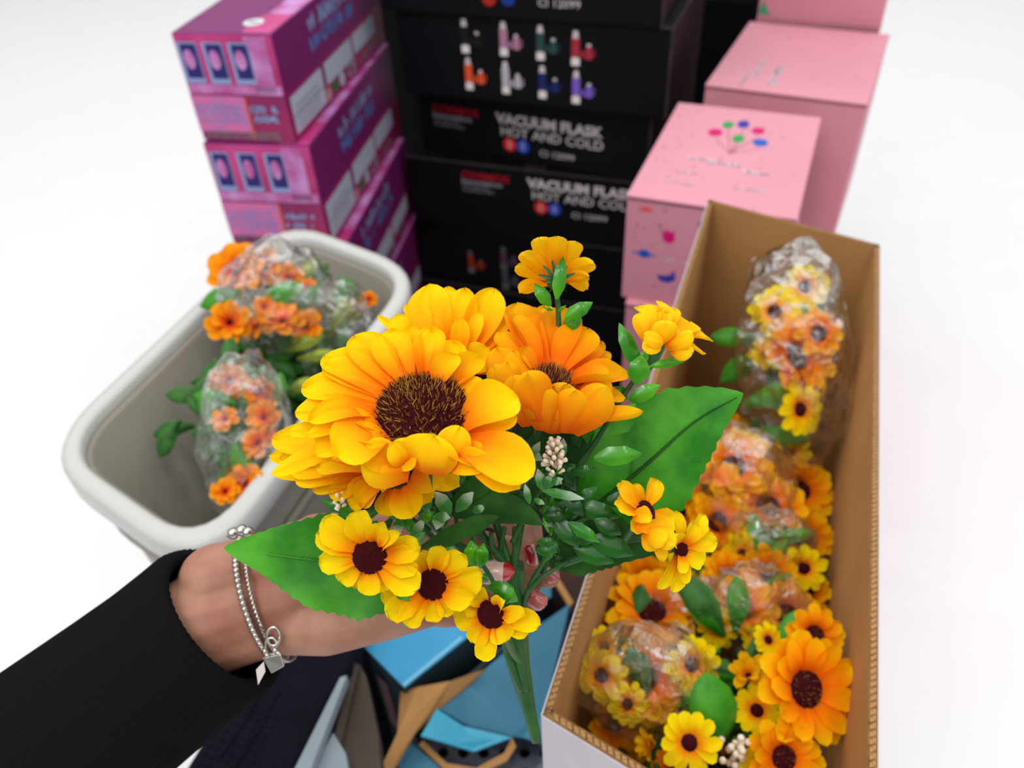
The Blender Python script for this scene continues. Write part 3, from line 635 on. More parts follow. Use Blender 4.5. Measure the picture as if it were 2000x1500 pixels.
def seed_disc(c, n, r, dome, ncoarse, ngold, parent, org, hl=.12, sm=1.0):
    """domed centre with short maroon pile and a few golden bristles"""
    a, b, n = basis(n); vs, fs, mi = [], [], []
    nr, ns = 6, 20
    vs.append(c + n * dome)
    for j in range(1, nr + 1):
        t = j / nr
        for i in range(ns):
            q = 2 * math.pi * i / ns; vs.append(c + (a * math.cos(q) + b * math.sin(q)) * r * t + n * dome * (1 - t * t))
    for i in range(ns): fs.append((0, 1 + i, 1 + (i + 1) % ns)); mi.append(0)
    for j in range(nr - 1):
        for i in range(ns): fs.append((1 + j * ns + i, 1 + (j + 1) * ns + i, 1 + (j + 1) * ns + (i + 1) % ns, 1 + j * ns + (i + 1) % ns)); mi.append(0)
    for k in range(ncoarse + ngold):
        g = k >= ncoarse; t = math.sqrt(rnd.random()) * (.97 if g else 1.0); q = rnd.uniform(0, 6.283)
        p = c + (a * math.cos(q) + b * math.sin(q)) * r * t + n * dome * (1 - t * t)
        d = (n + (a * math.cos(q) + b * math.sin(q)) * t * .7 + V((rnd.uniform(-1, 1), rnd.uniform(-1, 1), rnd.uniform(-1, 1))) * (.55 if g else .3)).normalized()
        l = r * hl * (rnd.uniform(1.0, 1.7) if g else rnd.uniform(.5, 1)); s = d.cross(V((rnd.uniform(-1, 1), rnd.uniform(-1, 1), rnd.uniform(-1, 1)))).normalized() * r * (.0105 if g else .011) * sm
        i0 = len(vs); vs += [p - s, p + s, p + d * l + s * .5, p + d * l - s * .5]; fs.append((i0, i0 + 1, i0 + 2, i0 + 3)); mi.append(1 if g else 2)
    return mesh('seed_disc', vs, fs, [m_seed, m_gold, m_mhair], parent, org, smooth=False, mi=mi)
def calyx(name, c, n, r, parent, org, depth=.5):
    """green cup behind a head with pointed sepals; it carries the petals"""
    a, b, n = basis(n); vs, fs = [], []; ns = 14
    prof = ((.15, -depth * 1.2), (.5, -depth * .9), (.85, -depth * .35), (.9, -.02), (.5, .02), (.02, .02))
    for (q, z) in prof:
        for i in range(ns): t = 2 * math.pi * i / ns; vs.append(c + (a * math.cos(t) + b * math.sin(t)) * r * q + n * z * r)
    for j in range(len(prof) - 1):
        for i in range(ns): fs.append((j * ns + i, j * ns + (i + 1) % ns, (j + 1) * ns + (i + 1) % ns, (j + 1) * ns + i))
    for i in range(9):
        t = 2 * math.pi * i / 9; d = a * math.cos(t) + b * math.sin(t); s = n.cross(d) * r * .12; p = c + d * r * .6 - n * depth * .6 * r; k = len(vs)
        vs += [p - s, p + s, p + d * r * .75 + n * r * .12 + s * .3, p + d * r * 1.1 + n * r * .1]; fs.append((k, k + 1, k + 2, k + 3))
    return mesh(name, vs, fs, m_stem, parent, org, uvs=[(0, .3)] * len(vs))
def template(name, rows, mt, rd, dome, hairs=(160, 0), blunt=.55, disc_on=True, jag=0, dm=None):
    """unit-radius head facing +Z; rows = (count, radius, width, rise, cup)"""
    h = calyx(name, V((0, 0, -.05)), V((0, 0, 1)), rd * .9, None, None)
    for (cnt, R, w, rise, cup, r0) in rows:
        for k in range(cnt):
            t = 2 * math.pi * (k + rnd.uniform(-.25, .25)) / cnt + R; d = V((math.cos(t), math.sin(t), 0)); RR = R * rnd.uniform(.9, 1.06)
            vs, fs, uv = petal(d * r0, d * RR + V((0, 0, rise + rnd.uniform(-.08, .08))), V((0, 0, 1)) - d * .01, w, rnd.uniform(.0, .14), cup, 2, 6, blunt, .5, jag, rnd.uniform(-.4, .4), rnd.random())
            mesh('petal', vs, fs, mt, h, uvs=uv)
    if disc_on: 
        o = seed_disc(V((0, 0, .02)), V((0, 0, 1)), rd, dome, hairs[0], hairs[1], h, None)
    return h
T = {}
T['sun'] = template('sunflower_head', ((11, 1.0, .46, .12, .12, .25), (11, .85, .40, .28, .15, .25)), m_sunb, .36, .12, (260, 80))
T['dai'] = template('daisy_head', ((12, 1.0, .46, .05, .1, .2),), m_daib, .28, .14, (200, 0), .45, jag=.02)
T['org'] = template('orange_flower_head', ((7, 1.0, .62, .10, .1, .12), (6, .75, .5, .3, .2, .1)), m_org, .12, .10, (40, 0), .4)
T['bud'] = template('bud_head', ((6, .9, .5, .6, .3, .1), (5, .6, .4, .8, .3, .1)), m_dai2, .14, .1, (10, 0), .4)
def leaf_tpl(m):
    vs, fs, uv = petal(V((0, 0, 0)), V((1, 0, .15)), V((0, 0, 1)), .46, .12, -.25, 2, 7, .9, .2)
    o = mesh('leaf', vs, fs, m, uvs=uv); return o
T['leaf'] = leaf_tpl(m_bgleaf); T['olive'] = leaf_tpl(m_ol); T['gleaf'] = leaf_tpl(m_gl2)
def head(kind, root, org, pos, r, n, spin=None):
    c = copy_tree(T[kind], root); a, b, nn = basis(n); q = Matrix((a, b, nn)).transposed().to_4x4() @ Matrix.Rotation(rnd.uniform(0, 6.28) if spin is None else spin, 4, 'Z')
    c.matrix_local = Matrix.Translation(V(pos) - V(org)) @ q @ Matrix.Scale(r, 4); return c
def lf(kind, root, org, pos, d, n, L, wk=1):
    c = T[kind].copy(); link(c, root); d = V(d).normalized(); y = V(n).cross(d).normalized(); z = d.cross(y)
    c.matrix_local = Matrix.Translation(V(pos) - V(org)) @ Matrix((d, y, z)).transposed().to_4x4() @ Matrix.Diagonal((L, L * wk, L, 1)); return c
def film(c, rad, root, org, seed, flat=1, axis=None, nu=34, nv=20, cut=0):
    """crumpled clear wrap: a noisy closed bag around the bunch"""
    vs, fs = [], []; A = axis or (RT, UP, -FW)
    for j in range(nv + 1):
        p = math.pi * j / nv
        for i in range(nu):
            t = 2 * math.pi * i / nu; d = V((math.sin(p) * math.cos(t), math.sin(p) * math.sin(t), math.cos(p)))
            k = 1 + .16 * noise.noise(d * 2.2 + V((seed, 0, 0))) + .09 * noise.noise(d * 6 + V((seed, 3, 0))) + .05 * abs(noise.noise(d * 14 + V((0, seed, 0))))
            vs.append(c + (A[0] * d.x * rad[0] + A[1] * d.y * rad[1] + A[2] * d.z * rad[2]) * k)
    for j in range(nv):
        for i in range(nu): fs.append((j * nu + i, j * nu + (i + 1) % nu, (j + 1) * nu + (i + 1) % nu, (j + 1) * nu + i))
    o = mesh('clear_wrap', vs, fs, m_film, root, org)
    return o
def inside(p, quad_, d):
    q = insetq(quad_, d); sg = [((q[(i + 1) % 4] - q[i]).x * (p.y - q[i].y) - (q[(i + 1) % 4] - q[i]).y * (p.x - q[i].x)) for i in range(4)]
    return all(a > 0 for a in sg) or all(a < 0 for a in sg)
KQ = [(p.x, p.y) for p in (KA, KB, KCc, KD)]
def fits(p, d=.012): return inside(p, TQ, d + .012) or inside(p, KQ, d)
def bunch(label, group, name, items, leaves=(), wrap=None, stem_to=None, seed=0, cat='bouquet'):
    c0 = P(*[sum(i[k] for i in items) / len(items) for k in (1, 2, 3)]); org = c0 + V((0, 0, -.05))
    root = empty(name, org); tag(root, label, cat, group)
    for it in items:
        kind, x, y, t, rpx = it[:5]; n = N(*it[5]) if len(it) > 5 else N(rnd.uniform(-.4, .4), rnd.uniform(0, .6), 1)
        head(kind, root, org, P(x, y, t), rpx * t / F, n)
        tube('stem', [P(x, y, t) - n * .008, P(x, y, t).lerp(org, .5) - V((0, 0, .02)), org - V((0, 0, .03))], .0018, m_stem, root, org, n=5, per=2)
    for (kind, x, y, t, dx, dy, Lp, wk) in leaves:
        if not fits(P(x, y, t) + (RT * dx + UP * dy).normalized() * Lp * t / F) or not fits(P(x, y, t)): continue
        lf(kind, root, org, P(x, y, t), RT * dx + UP * dy, N(.1, .3, 1), Lp * t / F, wk)
    for k in range(9):
        a = rnd.uniform(0, 6.28); d = RT * math.cos(a) + UP * math.sin(a) - FW * -.2
        if not fits(c0 + d * .08): continue
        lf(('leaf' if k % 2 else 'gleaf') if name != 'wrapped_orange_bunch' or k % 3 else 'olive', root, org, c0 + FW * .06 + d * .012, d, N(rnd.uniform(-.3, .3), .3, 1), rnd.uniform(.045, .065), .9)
    if wrap:
        x, y, t, rx, ry, rz = wrap; film(P(x, y, t), (rx * t / F, ry * t / F, rz), root, org, seed)
    return root
G1 = 'sunflower bunches in the kraft box'
bunch('film-wrapped sunflower bunch by the right edge of the picture, high in the kraft box', G1, 'wrapped_sunflower_bunch',
      [('dai', 1512, 608, .86, 52, (-.1, .1, 1)), ('dai', 1572, 560, .87, 48), ('sun', 1552, 698, .84, 92, (.5, .3, .8)), ('dai', 1562, 800, .80, 55, (.4, 0, 1)), ('dai', 1500, 690, .87, 40), ('sun', 1598, 652, .84, 52)],
      [('gleaf', 1450, 790, .84, 1, .3, 120, .9), ('gleaf', 1470, 840, .84, 1, -.2, 110, .9)], (1550, 705, .85, 112, 225, .06), seed=1)
bunch('film-covered orange sunflower bunch just right of the largest green leaf', G1, 'wrapped_sunflower_bunch',
      [('sun', 1430, 915, .80, 85, (-.3, .5, .6)), ('sun', 1390, 960, .79, 70), ('sun', 1500, 990, .78, 80, (.1, .6, .7)), ('sun', 1400, 1020, .76, 65), ('dai', 1450, 880, .82, 45), ('sun', 1330, 990, .80, 60)], [], (1440, 950, .79, 110, 120, .05), seed=2)
bunch('yellow flower bunch with much greenery, under the wrapped orange one', G1, 'sunflower_bunch',
      [('dai', 1450, 1085, .74, 50), ('dai', 1532, 1070, .76, 30), ('sun', 1420, 1130, .72, 60), ('bud', 1520, 1110, .74, 40), ('sun', 1572, 1160, .73, 52)],
      [('gleaf', 1470, 1150, .72, 1, .4, 90, .5), ('gleaf', 1500, 1050, .75, 1, .1, 90, .7), ('gleaf', 1480, 1110, .73, .6, .6, 80, .8)], (1500, 1060, .74, 90, 70, .03), seed=3)
bunch('film-wrapped sunflower bunch with a tall half-open head, left of centre in the kraft box', G1, 'wrapped_sunflower_bunch',
      [('sun', 1272, 1195, .68, 95, (0, .75, .6)), ('sun', 1260, 1135, .72, 60), ('dai', 1180, 1230, .68, 45), ('sun', 1350, 1180, .72, 62), ('dai', 1320, 1120, .74, 44)],
      [], (1370, 1200, .70, 135, 75, .035), seed=4)
bunch('film-wrapped round bunch with two dark-eyed daisies, nearest the left wall of the kraft box', G1, 'wrapped_sunflower_bunch',
      [('sun', 1256, 1322, .62, 92, (0, .15, 1)), ('dai', 1175, 1318, .60, 56, (-.35, .05, .9)), ('dai', 1351, 1297, .60, 58, (.1, .1, 1)), ('dai', 1180, 1265, .63, 44), ('sun', 1200, 1410, .63, 62), ('dai', 1290, 1400, .62, 45), ('sun', 1260, 1430, .66, 60), ('dai', 1225, 1375, .60, 44)],
      [('gleaf', 1150, 1300, .63, -.5, -1, 60, .8)], (1258, 1325, .60, 138, 108, .045), seed=5)
bunch('unwrapped small bunch with a star-shaped bud, right of the broad upright leaf', G1, 'sunflower_bunch',
      [('bud', 1462, 1320, .58, 46, (-.3, .6, .7)), ('dai', 1478, 1388, .57, 50, (-.1, .5, .8)), ('dai', 1500, 1250, .62, 34)],
      [('gleaf', 1392, 1478, .57, -.12, 1, 170, 1.25), ('leaf', 1500, 1420, .58, -.6, .6, 70, .8), ('leaf', 1480, 1240, .64, -.3, -1, 90, .8), ('gleaf', 1400, 1420, .6, 1, .4, 90, .8)], None, seed=6)
bunch('unwrapped daisy facing up near the bottom edge in the kraft box', G1, 'sunflower_bunch',
      [('dai', 1346, 1450, .54, 62, (0, .35, 1)), ('bud', 1275, 1455, .56, 35, (-.8, .2, .5)), ('org', 1310, 1500, .56, 40)], [('leaf', 1330, 1420, .57, 1, .3, 100, .8), ('leaf', 1280, 1490, .56, .3, -1, 90, 1)], None, seed=7)
bunch('unwrapped deep-orange sunflower at the bottom right corner of the kraft box', G1, 'sunflower_bunch',
      [('sun', 1572, 1345, .56, 115, (.25, .25, .9)), ('sun', 1530, 1480, .54, 80, (.1, .3, 1)), ('dai', 1490, 1490, .55, 50), ('sun', 1590, 1240, .60, 60)], [], None, seed=8)
for (x, y, t, lab) in ((1300, 1290, .74, 'shaded bunch deep in the kraft box under the wrapped daisies'), (1440, 1250, .72, 'shaded bunch deep in the middle of the kraft box'), (1380, 1100, .84, 'shaded bunch deep in the kraft box behind the largest leaf'), (1480, 930, .92, 'shaded bunch at the back of the kraft box under the wrapped flowers'), (1430, 1420, .66, 'shaded bunch deep at the bottom edge of the kraft box'), (1560, 1180, .78, 'shaded bunch deep at the right of the kraft box')):
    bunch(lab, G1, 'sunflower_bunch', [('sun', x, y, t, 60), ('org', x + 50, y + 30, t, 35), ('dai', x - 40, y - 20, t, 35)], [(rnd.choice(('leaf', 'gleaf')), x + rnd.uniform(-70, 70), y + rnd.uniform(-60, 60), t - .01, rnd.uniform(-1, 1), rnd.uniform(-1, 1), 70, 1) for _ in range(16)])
bunch('film-wrapped orange and yellow bunch in the middle of the kraft box, right side', G1, 'wrapped_sunflower_bunch',
      [('sun', 1450, 1190, .68, 72, (0, .6, .8)), ('sun', 1535, 1200, .69, 66, (-.2, .5, .8)), ('dai', 1400, 1225, .66, 42), ('sun', 1500, 1120, .72, 60), ('dai', 1570, 1110, .72, 46), ('dai', 1480, 1255, .66, 36)],
      [('gleaf', 1440, 1270, .66, .5, -1, 80, .8), ('gleaf', 1520, 1260, .66, .3, -1, 80, .8)], (1475, 1195, .67, 105, 95, .03), seed=9)
bunch('orange sunflower pair behind the small right-hand flowers of the held bouquet', G1, 'sunflower_bunch',
      [('sun', 1480, 940, .84, 66), ('sun', 1560, 960, .84, 70), ('sun', 1420, 860, .90, 60), ('dai', 1540, 880, .86, 44), ('sun', 1480, 1040, .80, 66), ('sun', 1570, 1050, .78, 60)], [], None, seed=10)
# cream filler between
r_ = empty('cream_filler_sprig', P(1435, 1465, .55)); tag(r_, 'dried-looking cream filler sprig at the bottom edge of the kraft box', 'filler flower')
for k in range(26):
    p = P(1435 + rnd.uniform(-28, 28), 1468 + rnd.uniform(-32, 32), .55 + rnd.uniform(-.01, .01)); vs, fs = sphere_data(p, .0028, 6, 4); mesh('blossom', vs, fs, m_cream, r_, P(1435, 1465, .55))
tube('stem', [P(1435, 1440, .555), P(1438, 1500, .565), P(1440, 1540, .60)], .001, m_stem, r_, P(1435, 1465, .55), n=5, per=2)
# orange bunches in the tub
G2 = 'film-wrapped orange bunches in the white tub'
bunch('wrapped orange flower bunch at the top of the tub, nearest its far wall', G2, 'wrapped_orange_bunch',
      [('org', 462, 530, .93, 62, (0, .3, 1)), ('org', 518, 525, .95, 42), ('org', 565, 545, .95, 36), ('org', 600, 560, .93, 22), ('org', 552, 628, .90, 50, (0, .6, .7)), ('org', 600, 640, .90, 40), ('org', 500, 640, .89, 30), ('org', 448, 630, .88, 48), ('org', 516, 600, .9, 26)],
      [('gleaf', 500, 590, .92, 1, .3, 100, 1), ('gleaf', 480, 570, .92, -.8, -.3, 90, 1), ('leaf', 560, 600, .93, .8, .3, 90, 1.1)], (540, 580, .91, 108, 108, .05), seed=11)
bunch('wrapped orange flower bunch low in the tub, by the picture edge', G2, 'wrapped_orange_bunch',
      [('org', 448, 745, .82, 40), ('org', 505, 765, .82, 34), ('org', 515, 815, .80, 38), ('org', 505, 865, .79, 42, (-.3, .4, .8)), ('org', 440, 820, .78, 30), ('org', 478, 945, .75, 44), ('org', 440, 960, .73, 30)],
      [('gleaf', 455, 860, .79, .5, -1, 90, 1), ('leaf', 440, 900, .77, .2, -1, 90, 1.2), ('gleaf', 460, 790, .8, -1, .2, 80, 1)], (475, 850, .78, 85, 160, .04), seed=12)
bunch('dull olive-leaved bunch in the tub corner beside the rim', G2, 'wrapped_orange_bunch',
      [('bud', 700, 605, .96, 26), ('org', 720, 585, 1.0, 20)],
      [('olive', 580, 700, .90, 1, .1, 80, .7), ('olive', 560, 685, .9, 1, .4, 80, .8), ('olive', 560, 765, .87, 1, .4, 60, 1), ('olive', 640, 660, .93, .5, 1, 90, .6), ('leaf', 570, 740, .89, 1, -.3, 110, 1), ('olive', 700, 640, .96, 1, .8, 60, .7), ('olive', 650, 640, .96, 1, .8, 80, .6), ('leaf', 640, 720, .9, .3, -1, 90, 1), ('leaf', 600, 800, .86, .2, -1, 90, 1), ('leaf', 560, 820, .86, .2, -1, 110, 1)], (655, 660, .93, 75, 110, .03), seed=13)
for (x, y, t, lab) in ((590, 740, .97, 'shaded bunch deep in the tub under the olive leaves'), (480, 680, 1.0, 'shaded bunch deep in the tub between the wrapped ones'), (430, 780, .90, 'shaded bunch deep in the tub at its left side'), (520, 880, .88, 'shaded bunch deep in the tub by its near wall')):
    bunch(lab, G2, 'wrapped_orange_bunch', [('org', x, y, t, 30)], [('leaf', x + rnd.uniform(-80, 80), y + rnd.uniform(-60, 60), t - rnd.uniform(0, .04), rnd.uniform(-1, 1), rnd.uniform(-1, 1), 80, 1) for _ in range(34)])

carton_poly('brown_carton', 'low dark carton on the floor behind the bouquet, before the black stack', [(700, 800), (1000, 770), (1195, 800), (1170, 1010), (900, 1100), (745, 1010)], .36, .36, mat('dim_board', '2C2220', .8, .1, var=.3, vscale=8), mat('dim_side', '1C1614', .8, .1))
# ------------------------------------------------------------------ the bouquet in the hand
HUB = P(1000, 1120, .385)
bq = empty('artificial_bouquet', HUB); tag(bq, 'artificial sunflower bouquet held up in the hand, four big heads over small daisies', 'bouquet')
def plane_pt(x, y, c, n, lift=0, lim=.03):
    """where the sight line through (x, y) meets the head's plane, kept near the head's depth"""
    v = FW + (x - 1000) / F * RT + (750 - y) / F * UP; q = c + n * lift
    dn = v.dot(n); t0 = (c - CAM).dot(FW); t = (q - CAM).dot(n) / dn if abs(dn) > .12 else t0
    return CAM + v * max(t0 - lim, min(t0 + lim, t))
def flower(name, cx, cy, t, n, rdisc, petals, mt, ring=.8, dome=.25, hairs=(1500, 600), lim=.03, blunt=.55, jag=0, w0=.42, hl=.12, disc_on=True, nv=13, nu=7, stem=None, cd=.5):
    """petals: (tip x, tip y, width px, lift, bow, cup, layer, twist, [own base x,y])"""
    c = P(cx, cy, t); n = N(*n); r = rdisc * t / F; px = t / F
    h = calyx(name, c - n * r * .35, n, r * 1.0, bq, HUB, cd)
    for k, p in enumerate(petals):
        x, y, w, lift, bow, cup, lay, tw = (list(p) + [0, .05, .2, 0, 0])[:8] if len(p) < 8 else p[:8]
        tip = plane_pt(x, y, c, n, lift * px, lim)
        if len(p) > 8: b = plane_pt(p[8], p[9], c, n, 0, .012)
        else:
            d = tip - c; d = d - n * d.dot(n); b = c + d.normalized() * min(r * ring, d.length * .45)
        b = b - n * (.0007 + lay * .0010); tip = tip - n * lay * .0018
        d_ = (tip - b)
        nn = n if abs(d_.normalized().dot(n)) < .93 else (n * .3 + (-FW))
        vs, fs, uv = petal(b, tip, nn, w * px, bow, cup, nu, nv, blunt, w0, jag, tw, seed=k * 13 + int(cx))
        mesh('petal', vs, fs, mt, h, HUB, uvs=uv)
    if disc_on: seed_disc(c, n, r, r * dome, hairs[0], hairs[1], h, HUB, hl)
    if stem:
        tube('stem', [c - n * r * (.5 + cd * .5)] + [P(*s) for s in stem], [.0022, .0019, .0021], m_stem, h, HUB, n=8)
    return h
# -- the large front sunflower
flower('sunflower_head', 822, 800, .325, (-.05, .66, .75), 92, [
    # upper fan, seen from inside
    (632, 690, 92, 20, .05, .18, 1, 0), (590, 757, 86, 10, .04, .15, 0, 0), (633, 712, 80, 14, .04, .1, 0, 0), (692, 657, 86, 18, .05, .15, 0, 0),
    (760, 645, 84, 26, .05, .2, 0, 0), (712, 646, 60, 18, .03, .1, 3, 0), (800, 634, 56, 20, .0, .5, 1, .3), (842, 641, 66, 22, .08, .35, 0, -.2),
    (886, 662, 70, 16, .05, .3, 1, 0), (893, 697, 52, 34, .12, .3, -1, -.3), (940, 690, 58, 30, .04, .35, 1, -.6), (945, 735, 56, 22, .02, .2, 2, 0),
    (778, 640, 70, 24, .03, .1, 3, 0), (668, 668, 70, 15, .03, .1, 3, 0), (735, 650, 66, 20, .03, .1, 2, 0), (866, 648, 50, 18, .03, .2, 3, 0),
    # left side
    (574, 800, 66, 4, .05, .2, 1, .2), (556, 828, 48, 0, .02, .1, 3, 0), (603, 825, 52, 26, .10, .3, -1, .3), (600, 850, 36, 16, .04, .1, 0, .2),
    (585, 775, 60, 4, .03, .1, 3, 0), (690, 806, 30, 14, .06, .3, -1, .4, 745, 842),
    # lower left, reaching down over the second head
    (608, 874, 84, 8, .06, .2, 2, 0), (652, 885, 118, 20, .10, .22, 1, .1), (520, 905, 52, -8, .02, .1, 4, 0),
    (695, 838, 44, 8, .06, .3, 0, .3, 760, 866),
    # front flaps folded down and curled
    (770, 913, 80, -14, .20, .2, 1, 0, 790, 868), (905, 905, 76, -8, .2, .25, 1, .2, 890, 860),
    (955, 912, 66, -4, .12, .3, 1, .5, 870, 870),
    # the two big petals at the right
    (1013, 778, 108, 20, .10, .22, 0, 0, 905, 830), (1008, 800, 96, 8, .08, .2, 2, 0, 905, 835), (1041, 925, 104, 0, .10, .2, 1, .05, 900, 860), (1015, 935, 90, -6, .08, .2, 3, 0, 905, 865),
    (1022, 866, 50, -14, .04, .1, 4, 0, 940, 830)],
    m_sun, ring=.86, dome=.34, lim=.045, stem=((880, 960, .375), (1000, 1120, .39)))
h1 = [o for o in bq.children if o.name.startswith('sunflower_head')][-1]
H1_FLAPS = True
# -- rear upper sunflower
flower('sunflower_head', 880, 745, .372, (.0, .55, .82), 55, [
    (841, 555, 88, 20, .05, .2, 0, 0), (873, 556, 60, 10, .05, .2, 1, 0), (890, 562, 56, 6, .02, .2, 2, 0), (908, 565, 64, 22, .05, .3, 0, .1), (936, 565, 50, 6, .03, .1, 3, 0),
    (965, 564, 74, 20, .05, .3, 0, -.2), (981, 590, 66, 10, .05, .2, 1, 0), (792, 590, 46, 12, .04, .2, 1, .2), (736, 607, 22, 8, .04, .2, 2, .4), (770, 612, 62, 14, .04, .2, 1, 0),
    (820, 600, 70, 14, .04, .2, 2, 0), (936, 612, 34, 36, .05, .3, -1, -.4), (902, 630, 40, 40, .05, .3, -2, .3), (975, 640, 60, 12, .04, .2, 1, 0), (930, 600, 60, 14, .04, .1, 3, 0),
    (990, 690, 60, 6, .04, .2, 1, 0), (760, 680, 70, 6, .04, .2, 2, 0), (955, 680, 70, 30, .04, .2, 0, 0), (860, 590, 70, 10, .04, .1, 3, 0)],
    m_sun, ring=.9, hairs=(400, 100), lim=.04, stem=((930, 900, .39), (1000, 1120, .39)))
# -- right sunflower, a deep cup tilted back
flower('sunflower_head', 1073, 742, .362, (.10, .80, .58), 48, [
    (1008, 593, 80, 30, .06, .22, 0, 0), (1004, 620, 36, 46, .06, .3, -1, .2), (1045, 588, 50, 22, .04, .2, 2, 0), (1064, 592, 58, 30, .05, .3, 1, .2), (1096, 604, 92, 34, .06, .2, 0, 0),
    (1148, 643, 92, 30, .05, .2, 0, -.1), (1176, 658, 60, 16, .03, .2, 2, 0), (1192, 670, 46, 10, .03, .1, 3, 0), (1228, 722, 82, 10, .04, .2, 1, .1), (1225, 760, 50, 2, .03, .2, 3, 0),
    (1192, 744, 50, 28, .06, .5, -1, .3), (975, 640, 50, 26, .05, .2, 1, .2), (966, 676, 66, 30, .03, .1, 2, 0), (1015, 686, 42, 40, .02, .3, -1, 0),
    (1030, 640, 60, 24, .04, .1, 3, 0), (1120, 622, 60, 22, .04, .1, 3, 0)],
    m_sun2, ring=.9, dome=.2, hairs=(600, 260), lim=.045, hl=.25, cd=.9, stem=((1040, 900, .385), (1000, 1120, .39)))
h3 = [o for o in bq.children if o.name.startswith('sunflower_head')][-1]
# its outer petals: rooted under the cup, bending up and outward toward the viewer
def outer(bx, by, tx, ty, w, dz, bow, t=.362, tw=0, cup=-.22, mt=m_sun2, h=None, blunt=.6, w0=.6, bt=0):
    b, tp = P(bx, by, t - .004 + bt), P(tx, ty, t - dz); L = tp - b
    nn = (FW * -1 + UP * .2).normalized()
    vs, fs, uv = petal(b, tp, nn, w * t / F, bow, cup, 7, 13, blunt, w0, 0, tw, seed=int(tx))
    mesh('petal', vs, fs, mt, h or h3, HUB, uvs=uv)
outer(1068, 838, 1050, 760, 72, .016, .12); outer(1095, 842, 1125, 762, 70, .014, .10); outer(1040, 828, 1002, 735, 66, .012, .10); outer(1110, 838, 1186, 757, 76, .014, .08)
outer(1020, 815, 962, 713, 58, .006, .08); outer(1060, 820, 1030, 728, 76, .020, .02, bt=-.006); outer(1085, 815, 1108, 750, 66, .010, .02); outer(1000, 800, 968, 678, 66, .0, .05)
outer(1120, 825, 1255, 803, 30, .012, .05, tw=.2); outer(1130, 800, 1192, 744, 56, .002, .05); outer(1030, 800, 1000, 684, 60, .002, .03)
outer(1080, 846, 1085, 770, 60, .010, .12, bt=.002)
outer(1010, 806, 990, 706, 60, .008, .06)
# front flaps of the big sunflower: rooted low, folding up against the seed disc, the lip bending toward the viewer
m1 = dict(t=.318, mt=m_sun, h=h1)
outer(832, 922, 850, 852, 112, .012, .20, cup=-.1, **m1); outer(800, 905, 770, 862, 64, .010, .25, cup=.1, **m1); outer(868, 912, 898, 834, 66, .010, .12, cup=-.1, **m1)
outer(790, 905, 712, 872, 66, .006, .2, cup=.1, **m1); outer(885, 905, 960, 908, 58, .012, .3, tw=.5, cup=.2, **m1); outer(800, 918, 705, 905, 70, .008, .1, **m1)
outer(840, 905, 815, 848, 70, .004, .15, cup=.1, **m1)
# -- sunflower under the front one, seen at its left and lower edge
flower('sunflower_head', 772, 922, .352, (-.22, .62, .75), 36, [
    (533, 856, 86, 20, .08, .15, 0, 0), (520, 882, 60, 6, .03, .1, 2, 0), (522, 908, 50, 2, .03, .1, 3, 0), (542, 893, 62, 10, .06, .15, 1, 0), (566, 915, 60, 8, .08, .2, 1, .1),
    (574, 934, 62, 4, .06, .2, 1, .1), (568, 928, 50, -4, .02, .1, 3, 0), (620, 915, 64, 24, .1, .3, -1, .1), (605, 948, 50, 0, .05, .2, 2, .2), (640, 960, 60, -2, .05, .2, 1, .2),
    (680, 985, 66, -8, .1, .3, 1, .2), (702, 990, 54, -6, .14, .4, 0, .3), (748, 962, 26, 30, .3, .5, -1, .5, 775, 925), (600, 870, 70, 10, .05, .1, 2, 0), (650, 850, 80, 6, .05, .1, 2, 0),
    (805, 1012, 66, -6, .06, .25, 0, 0, 785, 950), (868, 943, 72, 4, .06, .2, 0, 0), (893, 938, 62, 0, .05, .2, 2, 0), (740, 995, 60, -10, .05, .1, 3, 0), (835, 965, 54, -4, .04, .1, 3, 0)],
    m_sun, ring=.85, hairs=(500, 160), lim=.035, stem=((860, 1040, .385), (1000, 1120, .39)))
# -- daisies
DH = dict(mt=m_dai, blunt=.40, w0=.48, jag=.032, hairs=(900, 0), hl=.10, nv=10, nu=6, cd=.8)
flower('daisy_head', 722, 1086, .335, (-.08, .12, .98), 35, [
    (634, 1010, 60, 14, .10, .25, 0, 0), (700, 996, 56, 16, .12, .3, -1, 0), (618, 1043, 58, 8, .05, .15, 0, 0), (624, 1100, 50, 2, .04, .2, 0, .1), (660, 1135, 44, -4, .05, .3, 1, .2), (722, 1163, 46, 0, .06, .3, 0, 0),
    (750, 1020, 44, 26, .12, .4, -1, -.2), (783, 1042, 30, 30, .16, .5, -1, .4), (820, 1066, 54, 10, .08, .3, 0, 0), (816, 1108, 62, 6, .04, .2, 0, 0), (818, 1150, 62, 4, .04, .2, 0, .1), (762, 1150, 50, -2, .03, .2, 1, 0),
    (690, 1150, 40, -4, .03, .2, 2, 0)], **DH, stem=((800, 1160, .375), (1010, 1190, .40)))
flower('daisy_head', 845, 1142, .345, (0, .05, 1), 31, [
    (860, 1066, 44, 4, .06, .3, 0, 0), (908, 1084, 52, 6, .06, .25, 0, 0), (942, 1122, 56, 6, .06, .3, 0, 0), (926, 1166, 50, 16, .14, .4, -1, 0), (930, 1172, 44, 0, .04, .2, 1, 0), (886, 1198, 44, 2, .06, .25, 0, 0), (846, 1215, 38, 0, .05, .4, 0, 0),
    (798, 1224, 50, 2, .06, .3, 0, 0), (757, 1205, 52, 4, .05, .25, 0, 0), (744, 1170, 50, 0, .05, .2, 1, 0), (812, 1082, 54, 4, .06, .2, 1, 0), (790, 1110, 50, 0, .04, .2, 1, 0)], **DH, stem=((900, 1200, .38), (1015, 1220, .405)))
